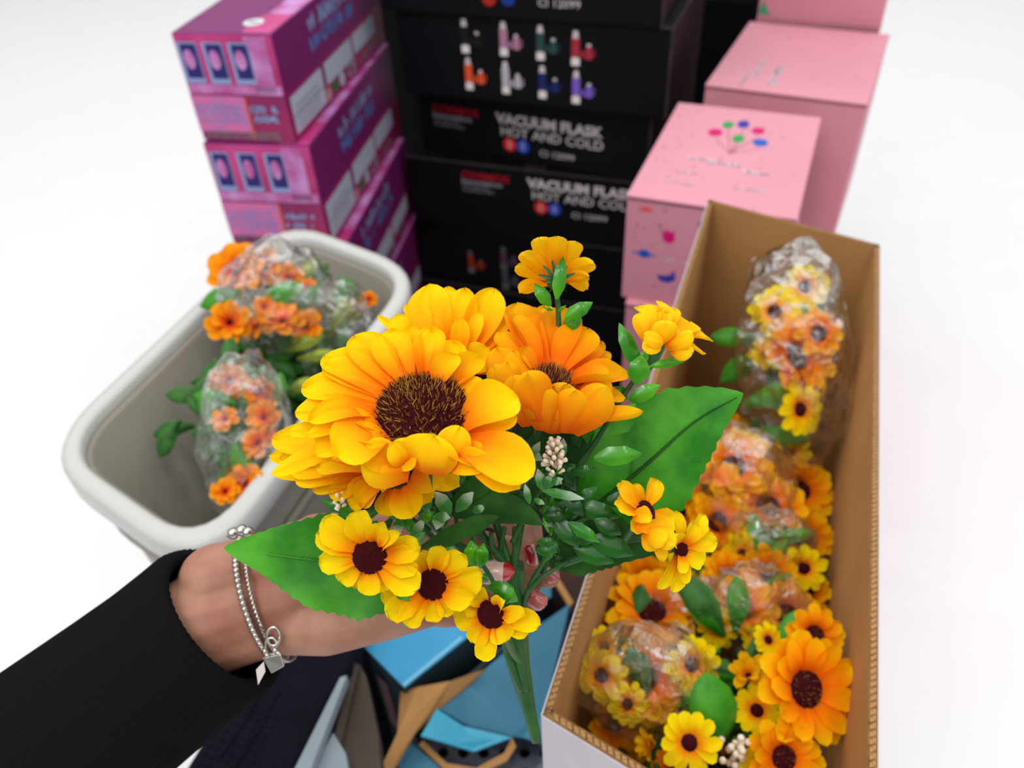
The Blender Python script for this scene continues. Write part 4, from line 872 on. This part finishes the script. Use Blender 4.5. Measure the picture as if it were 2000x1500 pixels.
flower('daisy_head', 960, 1199, .348, (-.22, .12, .96), 29, [
    (922, 1152, 44, 8, .06, .3, 0, 0), (986, 1172, 34, 22, .08, .4, -1, .5), (1027, 1198, 34, 24, .06, .4, -1, .6), (1056, 1220, 46, 12, .04, .3, 0, .4), (1030, 1240, 44, 4, .06, .3, 1, .2), (988, 1254, 52, 4, .06, .3, 0, 0),
    (942, 1290, 44, 0, .06, .3, 0, 0), (920, 1256, 46, 4, .06, .3, 1, 0), (886, 1206, 48, -8, .05, .3, 1, 0), (908, 1180, 40, 4, .05, .2, 1, 0)], **DH, stem=((1000, 1270, .385), (1022, 1300, .40)))
# small flower seen from behind, top
DT = dict(DH); DT['mt'] = m_dai2; DT['jag'] = .01
h = flower('daisy_head', 1085, 545, .385, (.02, .75, -.55), 20, [
    (1006, 523, 42, 4, .04, .2, 0, 0), (1018, 491, 44, 4, .05, .2, 1, 0), (1053, 465, 48, 2, .05, .2, 0, 0), (1088, 457, 46, 2, .05, .2, 1, 0), (1126, 472, 44, 2, .05, .2, 0, 0), (1159, 508, 46, 2, .05, .2, 1, 0),
    (1147, 563, 40, 10, .30, .2, 0, 0), (1014, 571, 40, 8, .05, .2, 0, 0), (1150, 530, 36, 4, .04, .2, 2, 0)], **DT)
for (x, y) in ((1060, 518), (1078, 507), (1050, 537), (1108, 520), (1124, 533), (1064, 552)):
    a_, b_ = P(1084, 548, .374), P(x, y, .373); vs, fs, uv = petal(a_, b_, -FW, 7 * .375 / F, .05, .2, 1, 5, .9, .6); mesh('sepal', vs, fs, m_stem, h, HUB, uvs=uv)
# yellow half-open flower, right
h = flower('daisy_head', 1300, 655, .37, (.35, .75, .4), 18, [
    (1246, 600, 50, 6, .05, .3, 0, .3), (1268, 590, 34, 8, .05, .3, 1, .5), (1292, 583, 42, 0, .05, .2, 1, 0), (1318, 604, 42, 6, .06, .2, 0, .1), (1346, 630, 54, 4, .06, .25, 0, 0), (1388, 664, 52, 0, .06, .25, 0, 0), (1378, 684, 44, -6, .04, .2, 1, 0),
    (1280, 612, 24, 24, .05, .3, -1, .3), (1300, 615, 24, 24, .05, .3, -1, -.3)], **DT, disc_on=False)
for a in ((1266, 668, 1246, 612, 38, .006, .14), (1282, 674, 1262, 656, 34, .02, .25), (1290, 672, 1300, 630, 52, .014, .15), (1305, 672, 1320, 640, 40, .006, .10), (1300, 676, 1352, 652, 34, .014, .1), (1312, 680, 1352, 688, 34, .012, .08)):
    outer(*a, t=.366, mt=m_dai2, h=h, blunt=.45, w0=.5)
outer(1276, 668, 1262, 684, 36, .018, .2, t=.366, mt=m_dai2, h=h)
tube('neck', [P(1292, 668, .368), P(1275, 700, .372), P(1262, 722, .376)], [.0028, .0032, .0018], m_stem, h, HUB, n=8)
# small flowers lower right
DL = dict(DH); DL['mt'] = m_dai2
h = flower('daisy_head', 1262, 1000, .362, (.55, .35, .7), 24, [
    (1206, 946, 44, 10, .08, .25, 0, 0), (1202, 985, 48, 6, .08, .25, 0, 0), (1283, 937, 40, 12, .05, .3, 0, .2), (1252, 940, 30, 0, .03, .2, 2, 0), (1318, 1022, 46, 4, .05, .25, 0, 0), (1304, 1046, 44, 0, .05, .25, 1, 0),
    (1268, 1010, 34, 20, .2, .4, -1, 0, 1235, 1012), (1300, 1034, 34, 8, .1, .3, 0, 0, 1245, 1030), (1240, 1036, 34, 0, .08, .3, 1, 0), (1225, 960, 36, 0, .03, .2, 2, 0)], **{**DL, 'hairs': (500, 0)}, stem=((1210, 1060, .385), (1100, 1100, .39)))
for a in ((1262, 1040, 1281, 1075, 34, .006, .1), (1272, 1036, 1318, 1066, 40, .010, .1), (1275, 1040, 1298, 1096, 26, .004, .05), (1260, 1036, 1300, 1058, 40, .012, .08)):
    outer(*a, t=.362, mt=m_dai2, h=h, blunt=.5)
h = flower('daisy_head', 1331, 1073, .372, (.3, .1, .75), 16, [
    (1400, 1058, 40, 4, .08, .25, 0, 0, 1340, 1062), (1372, 1104, 40, 4, .06, .25, 0, 0), (1378, 1006, 32, 6, .15, .4, 0, .3), (1392, 1030, 26, 0, .05, .2, 2, 0), (1322, 998, 26, 0, .12, .4, 1, .3), (1352, 1020, 36, 12, .1, .3, -1, 0),
    (1314, 1045, 34, 12, .1, .3, -1, 0), (1338, 1140, 30, 4, .05, .3, 0, .2), (1318, 1158, 34, 0, .08, .4, 1, .1), (1294, 1152, 30, -4, .08, .3, 2, .2), (1326, 1120, 30, 8, .05, .3, -1, .1)], **{**DH, 'hairs': (300, 0)}, stem=((1300, 1050, .39), (1180, 1060, .39)))
# ------------------------------------------------------------------ leaves
def leaf(pts, wl, wr, m, parent=None, name='leaf', ser=0, cup=.1, nu=4, nrm=None, per=5, seed=0, ripple=.02):
    """leaf blade along a midrib of (x, y, t); wl/wr = half-widths (px) at each midrib point"""
    rr = random.Random(seed or int(pts[0][0] * 7 + pts[-1][1])); sp = spline([P(*p) for p in pts], per); K = len(sp) - 1; q = len(pts) - 1
    def itp(w, f): i = min(int(f * q), q - 1); a = f * q - i; a = a * a * (3 - 2 * a) if False else a; return w[i] * (1 - a) + w[i + 1] * a
    vs, fs, uv = [], [], []; nn0 = nrm or -FW; px = sum(p[2] for p in pts) / len(pts) / F
    for j, c in enumerate(sp):
        f = j / K; d = (sp[min(j + 1, K)] - sp[max(j - 1, 0)]).normalized(); s = d.cross(nn0).normalized(); mm = s.cross(d)
        for i in range(-nu, nu + 1):
            u = i / nu; w = (itp(wl, f) if u < 0 else itp(wr, f)) * px
            e = (1 + ser * (((j % 2) * 2 - 1))) if abs(i) == nu and 0 < j < K else 1
            vs.append(c + s * (u * w * e) + mm * (cup * w * (abs(u) ** 1.4) + ripple * w * math.sin(f * 17 + u * 3 + pts[0][0]) * abs(u)) + d * (ser * w * .2 * abs(u))); uv.append(((u + 1) / 2, f))
    n = 2 * nu + 1
    for j in range(K):
        for i in range(n - 1): fs.append((j * n + i, j * n + i + 1, (j + 1) * n + i + 1, (j + 1) * n + i))
    return mesh(name, vs, fs, m, parent or bq, HUB, uvs=uv)
def rib(lf_, pts, r0, r1, m=m_stem, name='midrib'): tube(name, [P(x, y, t - .0008) for x, y, t in pts], [r0, r1], m, lf_, HUB, n=6)
R_ = [(1085, 1040, .405), (1180, 975, .398), (1265, 905, .392), (1355, 825, .386), (1452, 768, .38)]
L = leaf(R_, [60, 132, 128, 82, 0], [30, 118, 112, 66, 0], m_leaf, ser=.035, nu=8, per=9, cup=-.05, ripple=.055); rib(L, R_[:4] + [(1440, 776, .381)], .0015, .0002, m_leafd)
for (a, b_) in (((1210, 950), (1265, 1000)), ((1230, 935), (1240, 850)), ((1290, 880), (1370, 900)), ((1290, 880), (1310, 800)), ((1350, 828), (1400, 835))):
    tube('side_vein', [P(a[0], a[1], .394), P((a[0] + b_[0]) / 2, (a[1] + b_[1]) / 2 + 6, .391), P(b_[0], b_[1], .389)], [.0005, .0002], m_leaf, L, HUB, n=5, per=3)
R_ = [(1050, 1090, .40), (1120, 1075, .395), (1200, 1068, .39), (1285, 1080, .39)]
L = leaf(R_, [20, 60, 62, 0], [10, 55, 40, 0], m_leafd, ser=.04, nu=5, per=8, cup=-.1)
R_ = [(812, 1120, .375), (720, 1105, .37), (620, 1095, .366), (520, 1082, .362), (436, 1070, .36)]
L = leaf(R_, [60, 108, 92, 40, 0], [40, 90, 96, 50, 0], m_leaf, ser=.03, nu=6, per=9, cup=.06, ripple=.04); rib(L, R_[:4], .0012, .0004, m_leaf)
leaf([(880, 1000, .37), (950, 985, .368), (1010, 1000, .366), (1062, 1026, .364)], [24, 28, 28, 0], [10, 44, 26, 0], m_leafd, ser=.015, nu=4, cup=-.25)
leaf([(815, 1072, .366), (870, 1048, .364), (930, 1022, .362), (976, 1008, .36)], [0, 14, 16, 0], [0, 22, 22, 0], m_leafd, ser=.015, cup=-.3)
leaf([(885, 985, .368), (930, 950, .365), (990, 925, .364)], [8, 20, 0], [12, 26, 0], m_leafd, ser=.015, cup=-.3)
leaf([(1010, 980, .385), (1030, 910, .382), (1060, 850, .378)], [30, 42, 10], [30, 40, 10], m_leafd, cup=-.2)
leaf([(1090, 980, .39), (1110, 900, .388), (1130, 800, .386)], [30, 40, 10], [30, 30, 10], m_leafd, cup=-.2)
# ---- plastic sprigs: (name, stem points, radius, leaves)
def sprig(stem, r, leaves, m, name='leafy_sprig', cup=-.28):
    s = tube(name, [P(*p) for p in stem], [r, r * .7], m_stem, bq, HUB, n=7)
    for l in leaves:
        (bx, by, tx, ty, w, t) = l[:6]; mm = l[6] if len(l) > 6 else m; dt = l[7] if len(l) > 7 else 0
        dx, dy = tx - bx, ty - by
        leaf([(bx, by, t), (bx + dx * .3, by + dy * .3, t - .002), (bx + dx * .68, by + dy * .68, t - .003 + dt * .6), (tx, ty, t + dt)], [w * .06, w * .44, w * .40, 0], [w * .06, w * .44, w * .40, 0], mm, s, cup=cup, nu=3, per=4, ripple=.01)
    return s
sprig([(1060, 1120, .39), (1095, 1010, .385), (1120, 930, .38), (1165, 860, .376), (1200, 800, .374), (1240, 740, .372), (1272, 695, .371)], .0016, [
    (1248, 722, 1209, 630, 36, .37), (1244, 752, 1255, 692, 50, .366), (1268, 716, 1344, 702, 20, .37), (1256, 712, 1262, 680, 20, .37),
    (1228, 782, 1290, 752, 36, .368), (1225, 780, 1195, 755, 34, .376), (1196, 850, 1242, 788, 52, .364), (1170, 838, 1175, 775, 32, .372), (1152, 868, 1140, 810, 30, .378),
    (1160, 895, 1255, 886, 44, .362), (1135, 880, 1120, 825, 30, .38, m_pld), (1150, 845, 1142, 790, 26, .376), (1118, 925, 1165, 915, 26, .37, m_pld), (1120, 950, 1105, 900, 30, .376, m_pld)], m_pl)
sprig([(1010, 1000, .39), (1060, 800, .392), (1088, 660, .388), (1090, 600, .386), (1085, 560, .382)], .0017, [
    (1087, 585, 1100, 500, 30, .372), (1076, 598, 1043, 553, 30, .38), (1102, 622, 1158, 590, 34, .38), (1100, 630, 1138, 625, 40, .386), (1112, 648, 1122, 625, 24, .386), (1090, 608, 1106, 596, 8, .38), (1080, 606, 1060, 600, 8, .382)], m_pl)
sprig([(1018, 1200, .398), (1032, 1150, .39), (1060, 1100, .382), (1095, 1040, .376), (1150, 1010, .372)], .0014, [
    (1060, 1100, 1095, 1050, 20, .372, m_pld), (1045, 1075, 1090, 1078, 26, .372, m_pld), (1048, 1060, 1088, 1058, 20, .37), (1100, 1045, 1170, 1055, 36, .37, m_pld), (1110, 1020, 1172, 1060, 30, .368, m_pl), (1080, 1010, 1130, 1070, 38, .37, m_pld),
    (1130, 990, 1210, 1010, 44, .37, m_pld), (1160, 1015, 1215, 1045, 34, .366), (1100, 960, 1140, 1010, 34, .368), (1120, 1000, 1170, 950, 40, .372, m_pld), (1150, 1050, 1240, 1085, 50, .372, m_pld), (1120, 1070, 1200, 1100, 44, .374, m_pld), (1180, 990, 1230, 960, 30, .372), (1060, 1020, 1110, 985, 34, .374, m_pld)], m_pld)
tube('side_stem', [P(1035, 1150, .388), P(1062, 1125, .386), P(1110, 1095, .388)], [.0013, .001], m_stem, bq, HUB, n=6)
sprig([(1000, 1270, .398), (985, 1200, .385), (965, 1140, .375), (930, 1080, .37), (925, 1030, .368)], .0014, [
    (925, 1110, 920, 1055, 40, .366), (938, 1110, 945, 1060, 30, .364), (960, 1150, 1012, 1175, 42, .362), (950, 1150, 1005, 1150, 34, .366), (880, 1120, 870, 1050, 40, .37), (770, 1150, 800, 1175, 26, .342), (940, 1140, 950, 1120, 24, .36), (800, 1200, 790, 1225, 26, .37), (985, 1250, 1000, 1240, 20, .37)], m_pl)
# cream blossoms and variegated foliage
def blossoms(cx, cy, t, n, spread, h_, s=1.0):
    for k in range(n):
        f = k / max(1, n - 1); a = k * 2.4; rr_ = spread * (.35 + .65 * f); b = P(cx + math.cos(a) * rr_ * .35, cy + h_ * (f - .5) * .8, t); e = P(cx + math.cos(a) * rr_, cy + h_ * (f - .5) - 8, t - .004 * math.sin(a) - .002)
        vs, fs = tube_data([b, b.lerp(e, .6), e, e + (e - b) * .12], [.0004 * s, .0009 * s, .0012 * s, .0003 * s], 6); mesh('blossom', vs, fs, m_cream, h_bl, HUB)
h_bl = sprig([(1000, 1060, .385), (1040, 980, .378), (1075, 930, .372), (1083, 880, .368)], .0013, [
    (1062, 960, 1050, 915, 24, .368), (1068, 955, 1080, 925, 26, .366), (1080, 945, 1100, 935, 18, .364), (1058, 958, 1142, 975, 22, .364), (1035, 985, 1025, 945, 16, .366), (1042, 975, 1064, 985, 14, .364), (1075, 935, 1098, 945, 20, .364), (1100, 895, 1100, 855, 18, .368), (1035, 900, 1055, 862, 20, .372), (1030, 880, 1060, 900, 22, .372), (1060, 1010, 1108, 1008, 22, .368, m_pld), (1060, 1010, 1072, 1042, 8, .366, m_pl), (1010, 1010, 1000, 970, 22, .37, m_pld)], m_var, 'filler_sprig')
blossoms(1083, 888, .362, 26, 26, 52)
blossoms(1085, 920, .362, 8, 24, 26, .8)
h_bl = sprig([(870, 1080, .38), (800, 1010, .372), (720, 990, .366), (672, 985, .364)], .0012, [
    (700, 1010, 625, 975, 26, .368, m_pl), (740, 1000, 700, 1010, 20, .366), (790, 1010, 740, 985, 24, .366, m_pl)], m_var, 'filler_sprig')
blossoms(664, 985, .356, 8, 16, 30, .9)
h_bl = sprig([(900, 1080, .382), (890, 1000, .376), (898, 930, .372)], .0012, [
    (890, 1000, 925, 960, 30, .366), (880, 1005, 850, 960, 34, .366), (860, 1000, 852, 1035, 30, .364), (850, 1010, 880, 1012, 26, .362), (830, 1000, 835, 965, 26, .368), (780, 1010, 775, 1045, 24, .364), (800, 1040, 790, 1000, 26, .366, m_pl), (830, 1040, 800, 1070, 24, .364), (760, 1010, 805, 1005, 24, .366, m_pl), (815, 1020, 850, 1000, 24, .366, m_pl), (800, 1060, 830, 1010, 22, .366), (920, 1000, 950, 990, 20, .37)], m_var, 'filler_sprig')
blossoms(898, 915, .366, 12, 18, 24, .9)
# loose dark greenery filling the middle of the bouquet
for k in range(120):
    x, y = rnd.uniform(740, 1120), rnd.uniform(900, 1075)
    if 925 < x < 1070 and y > 1010: continue
    if y > 1040 and x < 880: continue
    a = rnd.uniform(0, 6.28); l_ = rnd.uniform(34, 64); t = rnd.uniform(.378, .400); w = rnd.uniform(14, 26)
    leaf([(x, y, t), (x + math.cos(a) * l_ * .5, y + math.sin(a) * l_ * .5, t - .004), (x + math.cos(a) * l_, y + math.sin(a) * l_, t)], [2, w * .5, 0], [2, w * .5, 0], rnd.choice((m_pld, m_pld, m_pl, m_leafd, m_var)), name='small_leaf', nu=2, per=3, cup=-.3)
# twigs in the gap above the fingers
for (a_, b_, c__) in (((985, 1030, .385), (975, 1090, .39), (985, 1130, .395)), ((960, 1040, .38), (962, 1070, .384), (985, 1085, .39)), ((1005, 1030, .386), (1005, 1090, .39), (1003, 1160, .40)), ((940, 1030, .386), (960, 1100, .39), (990, 1150, .40))):
    tube('stem_strand', [P(*a_), P(*b_), P(*c__)], [.0013, .0015], m_stem, bq, HUB, n=6)
# main stalk: bundled stems ending in a tapered handle
tube('main_stem', [P(1000, 1100, .395), P(1003, 1200, .400), P(1012, 1290, .402), P(1030, 1370, .404), P(1048, 1448, .406)], [.0060, .0068, .0066, .0052, .0034, .0026], m_stem, bq, HUB, n=12)
for dx in (-1, 1):
    tube('stem_strand', [P(985 + 8 * dx, 1160, .392), P(996 + 9 * dx, 1240, .394), P(1008 + 8 * dx, 1300, .396), P(1024 + 4 * dx, 1350, .400)], [.0028, .0026, .0018], m_stem, bq, HUB, n=8)
# ------------------------------------------------------------------ the hand
HC = P(620, 1180, .44)
pe = empty('person', HC); tag(pe, 'left arm in a black knit sleeve, its hand with red-tipped nails holding the bouquet', 'person')
def cone(a, b, ra, rb, n=14):
    a, b = V(a), V(b); d = (b - a).normalized(); x = d.cross(V((.3, .2, .9))).normalized(); y = d.cross(x); vs, fs = [], []; K = 5
    rings = [(a - d * ra * math.cos(math.pi / 2 * k / K), ra * math.sin(math.pi / 2 * k / K)) for k in range(1, K + 1)] + [(b + d * rb * math.sin(math.pi / 2 * k / K), rb * math.cos(math.pi / 2 * k / K)) for k in range(0, K)]
    for c, r in rings:
        for i in range(n): t = 2 * math.pi * i / n; vs.append(c + (x * math.cos(t) + y * math.sin(t)) * r)
    for j in range(len(rings) - 1):
        for i in range(n): fs.append((j * n + i, j * n + (i + 1) % n, (j + 1) * n + (i + 1) % n, (j + 1) * n + i))
    fs += [tuple(range(n - 1, -1, -1)), tuple(range((len(rings) - 1) * n, len(rings) * n))]
    return vs, fs
def chain(pts):   # (x, y, t, radius m)
    return [cone(P(*a[:3]), P(*b[:3]), a[3], b[3]) for a, b in zip(pts, pts[1:])]
parts = []
# forearm and wrist
parts += chain([(200, 1370, .45, .030), (380, 1215, .452, .0270), (500, 1180, .452, .0235), (560, 1165, .45, .0225)])
parts += chain([(200, 1410, .45, .030), (380, 1250, .452, .024), (500, 1225, .452, .0190), (560, 1222, .45, .0165)])
parts += chain([(420, 1130, .452, .020), (500, 1110, .452, .0180), (590, 1075, .447, .0175)])
# palm: five rays from the wrist, overlapping
parts += chain([(540, 1120, .45, .018), (620, 1060, .444, .0165), (730, 1040, .44, .0120)])
parts += chain([(540, 1150, .452, .020), (650, 1115, .452, .0155), (790, 1075, .45, .0115)])
parts += chain([(540, 1180, .452, .021), (660, 1160, .454, .0150), (800, 1125, .452, .0115)])
parts += chain([(540, 1205, .450, .0190), (660, 1195, .450, .0160), (800, 1165, .448, .0105)])
parts += chain([(545, 1222, .446, .0160), (640, 1222, .442, .0165), (760, 1205, .438, .0125), (830, 1196, .436, .0090)])
# thumb: from the upper palm across in front of the stems
parts += chain([(600, 1085, .440, .0150), (700, 1060, .425, .0125), (800, 1075, .408, .0100), (880, 1100, .398, .0085), (945, 1120, .394, .0078), (968, 1122, .394, .0066)])
# index
parts += chain([(730, 1040, .44, .0110), (860, 1000, .446, .0095), (960, 1000, .440, .0085), (1030, 1030, .428, .0080), (1040, 1075, .418, .0068), (1042, 1090, .416, .0060)])
# middle
parts += chain([(790, 1075, .45, .0110), (900, 1060, .456, .0095), (1000, 1075, .448, .0082), (1055, 1110, .434, .0075), (1072, 1128, .426, .0062)])
# ring
parts += chain([(800, 1125, .452, .0110), (900, 1130, .452, .0090), (985, 1145, .444, .0080), (1020, 1165, .428, .0080), (1034, 1172, .422, .0072)])
# little finger, along the lower edge of the hand
parts += chain([(800, 1180, .446, .0100), (870, 1198, .440, .0080), (920, 1195, .436, .0072), (975, 1190, .430, .0066), (1000, 1180, .424, .0060)])
vs, fs = merge(parts)
hand = mesh('hand', vs, fs, m_skin, pe, HC)
rm = hand.modifiers.new('remesh', 'REMESH'); rm.mode = 'VOXEL'; rm.voxel_size = .0016; rm.use_smooth_shade = True
sm = hand.modifiers.new('smooth', 'SMOOTH'); sm.factor = .6; sm.iterations = 7
dg = bpy.context.evaluated_depsgraph_get(); me = bpy.data.meshes.new_from_object(hand.evaluated_get(dg)); hand.modifiers.clear(); hand.data = me
me.polygons.foreach_set('use_smooth', [True] * len(me.polygons))
def nail(b, tp, w, m, name, tilt=V((0, 0, 0)), lift=.0, tipm=None, frac=.55):
    b, tp = P(*b), P(*tp); n = (-FW + tilt).normalized(); 
    vs, fs, uv = petal(b, tp, n, w, .08, -.45, 4, 9, .6, .9)
    q = 9; mi = [1 if (tipm and (i // 8) >= q * frac) else 0 for i in range(len(fs))]
    o = mesh(name, vs, fs, [m] + ([tipm] if tipm else []), pe, HC, uvs=uv, mi=mi if tipm else None)
    so = o.modifiers.new('thickness', 'SOLIDIFY'); so.thickness = .0007; return o
nail((918, 1112, .3860), (1006, 1117, .3850), .0125, m_nail, 'thumbnail', UP * .25, tipm=m_nailr, frac=.62)
tag(nail((1036, 1062, .4085), (1048, 1108, .4100), .0078, m_nailr, 'fingernail', RT * .8), 'red and white striped nail')
o = nail((1040, 1064, .4078), (1050, 1104, .4088), .0028, m_nail, 'nail_stripe', RT * .8)
nail((1062, 1114, .421), (1092, 1132, .419), .0080, m_nailp, 'fingernail', RT * .6)
nail((1036, 1164, .413), (1069, 1180, .412), .0095, m_nailp, 'fingernail', RT * .5 + UP * .3)
nail((1004, 1176, .419), (1020, 1172, .418), .0060, m_nailp, 'fingernail', RT * .5)
# sleeve with a rolled ribbed cuff
ax0, ax1 = P(418, 1222, .452), P(70, 1500, .45); d = (ax1 - ax0).normalized(); x_ = d.cross(-FW).normalized(); y_ = x_.cross(d)
prof = [(.010, .030), (.004, .031), (.0, .034), (.002, .0375), (.008, .0390), (.05, .0400), (.12, .043), (.20, .050), (.30, .060)]
vs, fs, uv = [], [], []; ns = 120
for j, (s_, r_) in enumerate(prof):
    for i in range(ns):
        t = 2 * math.pi * i / ns; rr_ = r_ * (1 + (.012 if i % 2 else -.012) * (1 if j < 7 else 0)) + .0015 * math.sin(t * 3 + s_ * 60)
        vs.append(ax0 + d * (s_ - .012 + (.010 * math.sin(t) if j < 6 else 0)) + (x_ * math.cos(t) * 1.22 + y_ * math.sin(t)) * rr_)
for j in range(len(prof) - 1):
    for i in range(ns): fs.append((j * ns + i, j * ns + (i + 1) % ns, (j + 1) * ns + (i + 1) % ns, (j + 1) * ns + i))
mesh('sleeve', vs, fs, m_knit, pe, HC)
# white cuff tag peeping out
prism('care_label', [P(500, 1308, .428), P(515, 1292, .426), P(518, 1312, .426), P(504, 1338, .428)], .0006, mat('white_tag', 'CFC8C4', .7, .1), pe, HC, down=FW)
# ------------------------------------------------------------------ bracelet
BCn = P(520, 1170, .452); br = empty('bracelet', BCn); tag(br, 'silver double-strand bead bracelet with a square charm on the wrist', 'bracelet')
bd = (P(590, 1150, .45) - P(440, 1200, .452)).normalized()
def wristloop(off, rx, ry, n):   # closed loop around the wrist
    u_ = bd.cross(-FW).normalized(); w_ = u_.cross(bd); out = []
    for k in range(n): t = 2 * math.pi * k / n; out.append(P(520 + off, 1168, .452) + u_ * math.cos(t) * rx + w_ * math.sin(t) * ry)
    return out
lp = wristloop(-6, .0370, .0262, 74)
for k, p in enumerate(lp):
    vs, fs = sphere_data(p, .0021, 8, 5, None); mesh('bead', vs, fs, m_silver, br, BCn)
lp2 = wristloop(12, .0365, .0262, 90); cv, cf = [], []
for k in range(90):
    a, b_ = lp2[k], lp2[(k + 1) % 90]; dd = (b_ - a).normalized(); o1 = dd.cross(-FW).normalized() * .0009
    for sgn in (1, -1):
        vv, ff = tube_data([a + o1 * sgn, (a + b_) / 2 - o1 * sgn * .3 - FW * .0006, b_ + o1 * sgn], .0007, 5); i0 = len(cv); cv += vv; cf += [tuple(i + i0 for i in q) for q in ff]
o = mesh('woven_chain', cv, cf, m_silver, br, BCn); o['kind'] = 'stuff'
lowp = P(532, 1262, .428)
for k, (x, y, rr_) in enumerate(((534, 1243, .005), (530, 1262, .0045))):
    c = P(x, y, .426); tube('clasp_ring', [c + (RT * math.cos(t) * .7 + UP * math.sin(t)) * rr_ for t in [i * math.pi / 4 for i in range(9)]], .0008, m_silver, br, BCn, n=7, per=3)
c = [P(512, 1285, .424), P(548, 1278, .422), P(555, 1302, .422), P(530, 1316, .423)]
prism('square_charm', c, .0012, m_silver, br, BCn, w=.0004, down=FW)
for k, (x, y) in enumerate(((522, 1280), (544, 1276), (518, 1272), (538, 1270))):
    vs, fs = sphere_data(P(x, y, .424), .0018, 8, 5); mesh('bead', vs, fs, m_silver, br, BCn)
for k, (x, y) in enumerate(((455, 1042), (472, 1036), (484, 1040))):
    vs, fs = sphere_data(P(x, y, .43), .0034, 10, 6); mesh('bead', vs, fs, m_silver, br, BCn)

for (x0, y0, x1, y1) in ((980, 900, 1040, 830), (1000, 880, 985, 830), (1010, 900, 1075, 845), (960, 900, 1000, 850), (1050, 900, 1090, 840), (1130, 900, 1140, 840), (1010, 960, 1050, 900)):
    leaf([(x0, y0, .392), ((x0 + x1) / 2, (y0 + y1) / 2, .388), (x1, y1, .386)], [4, 20, 2], [4, 20, 2], m_leafd, cup=-.3, nu=3)
# ------------------------------------------------------------------ drop the templates
def drop(o):
    for c in list(o.children): drop(c)
    bpy.data.objects.remove(o)
for t in list(T.values()): drop(t)
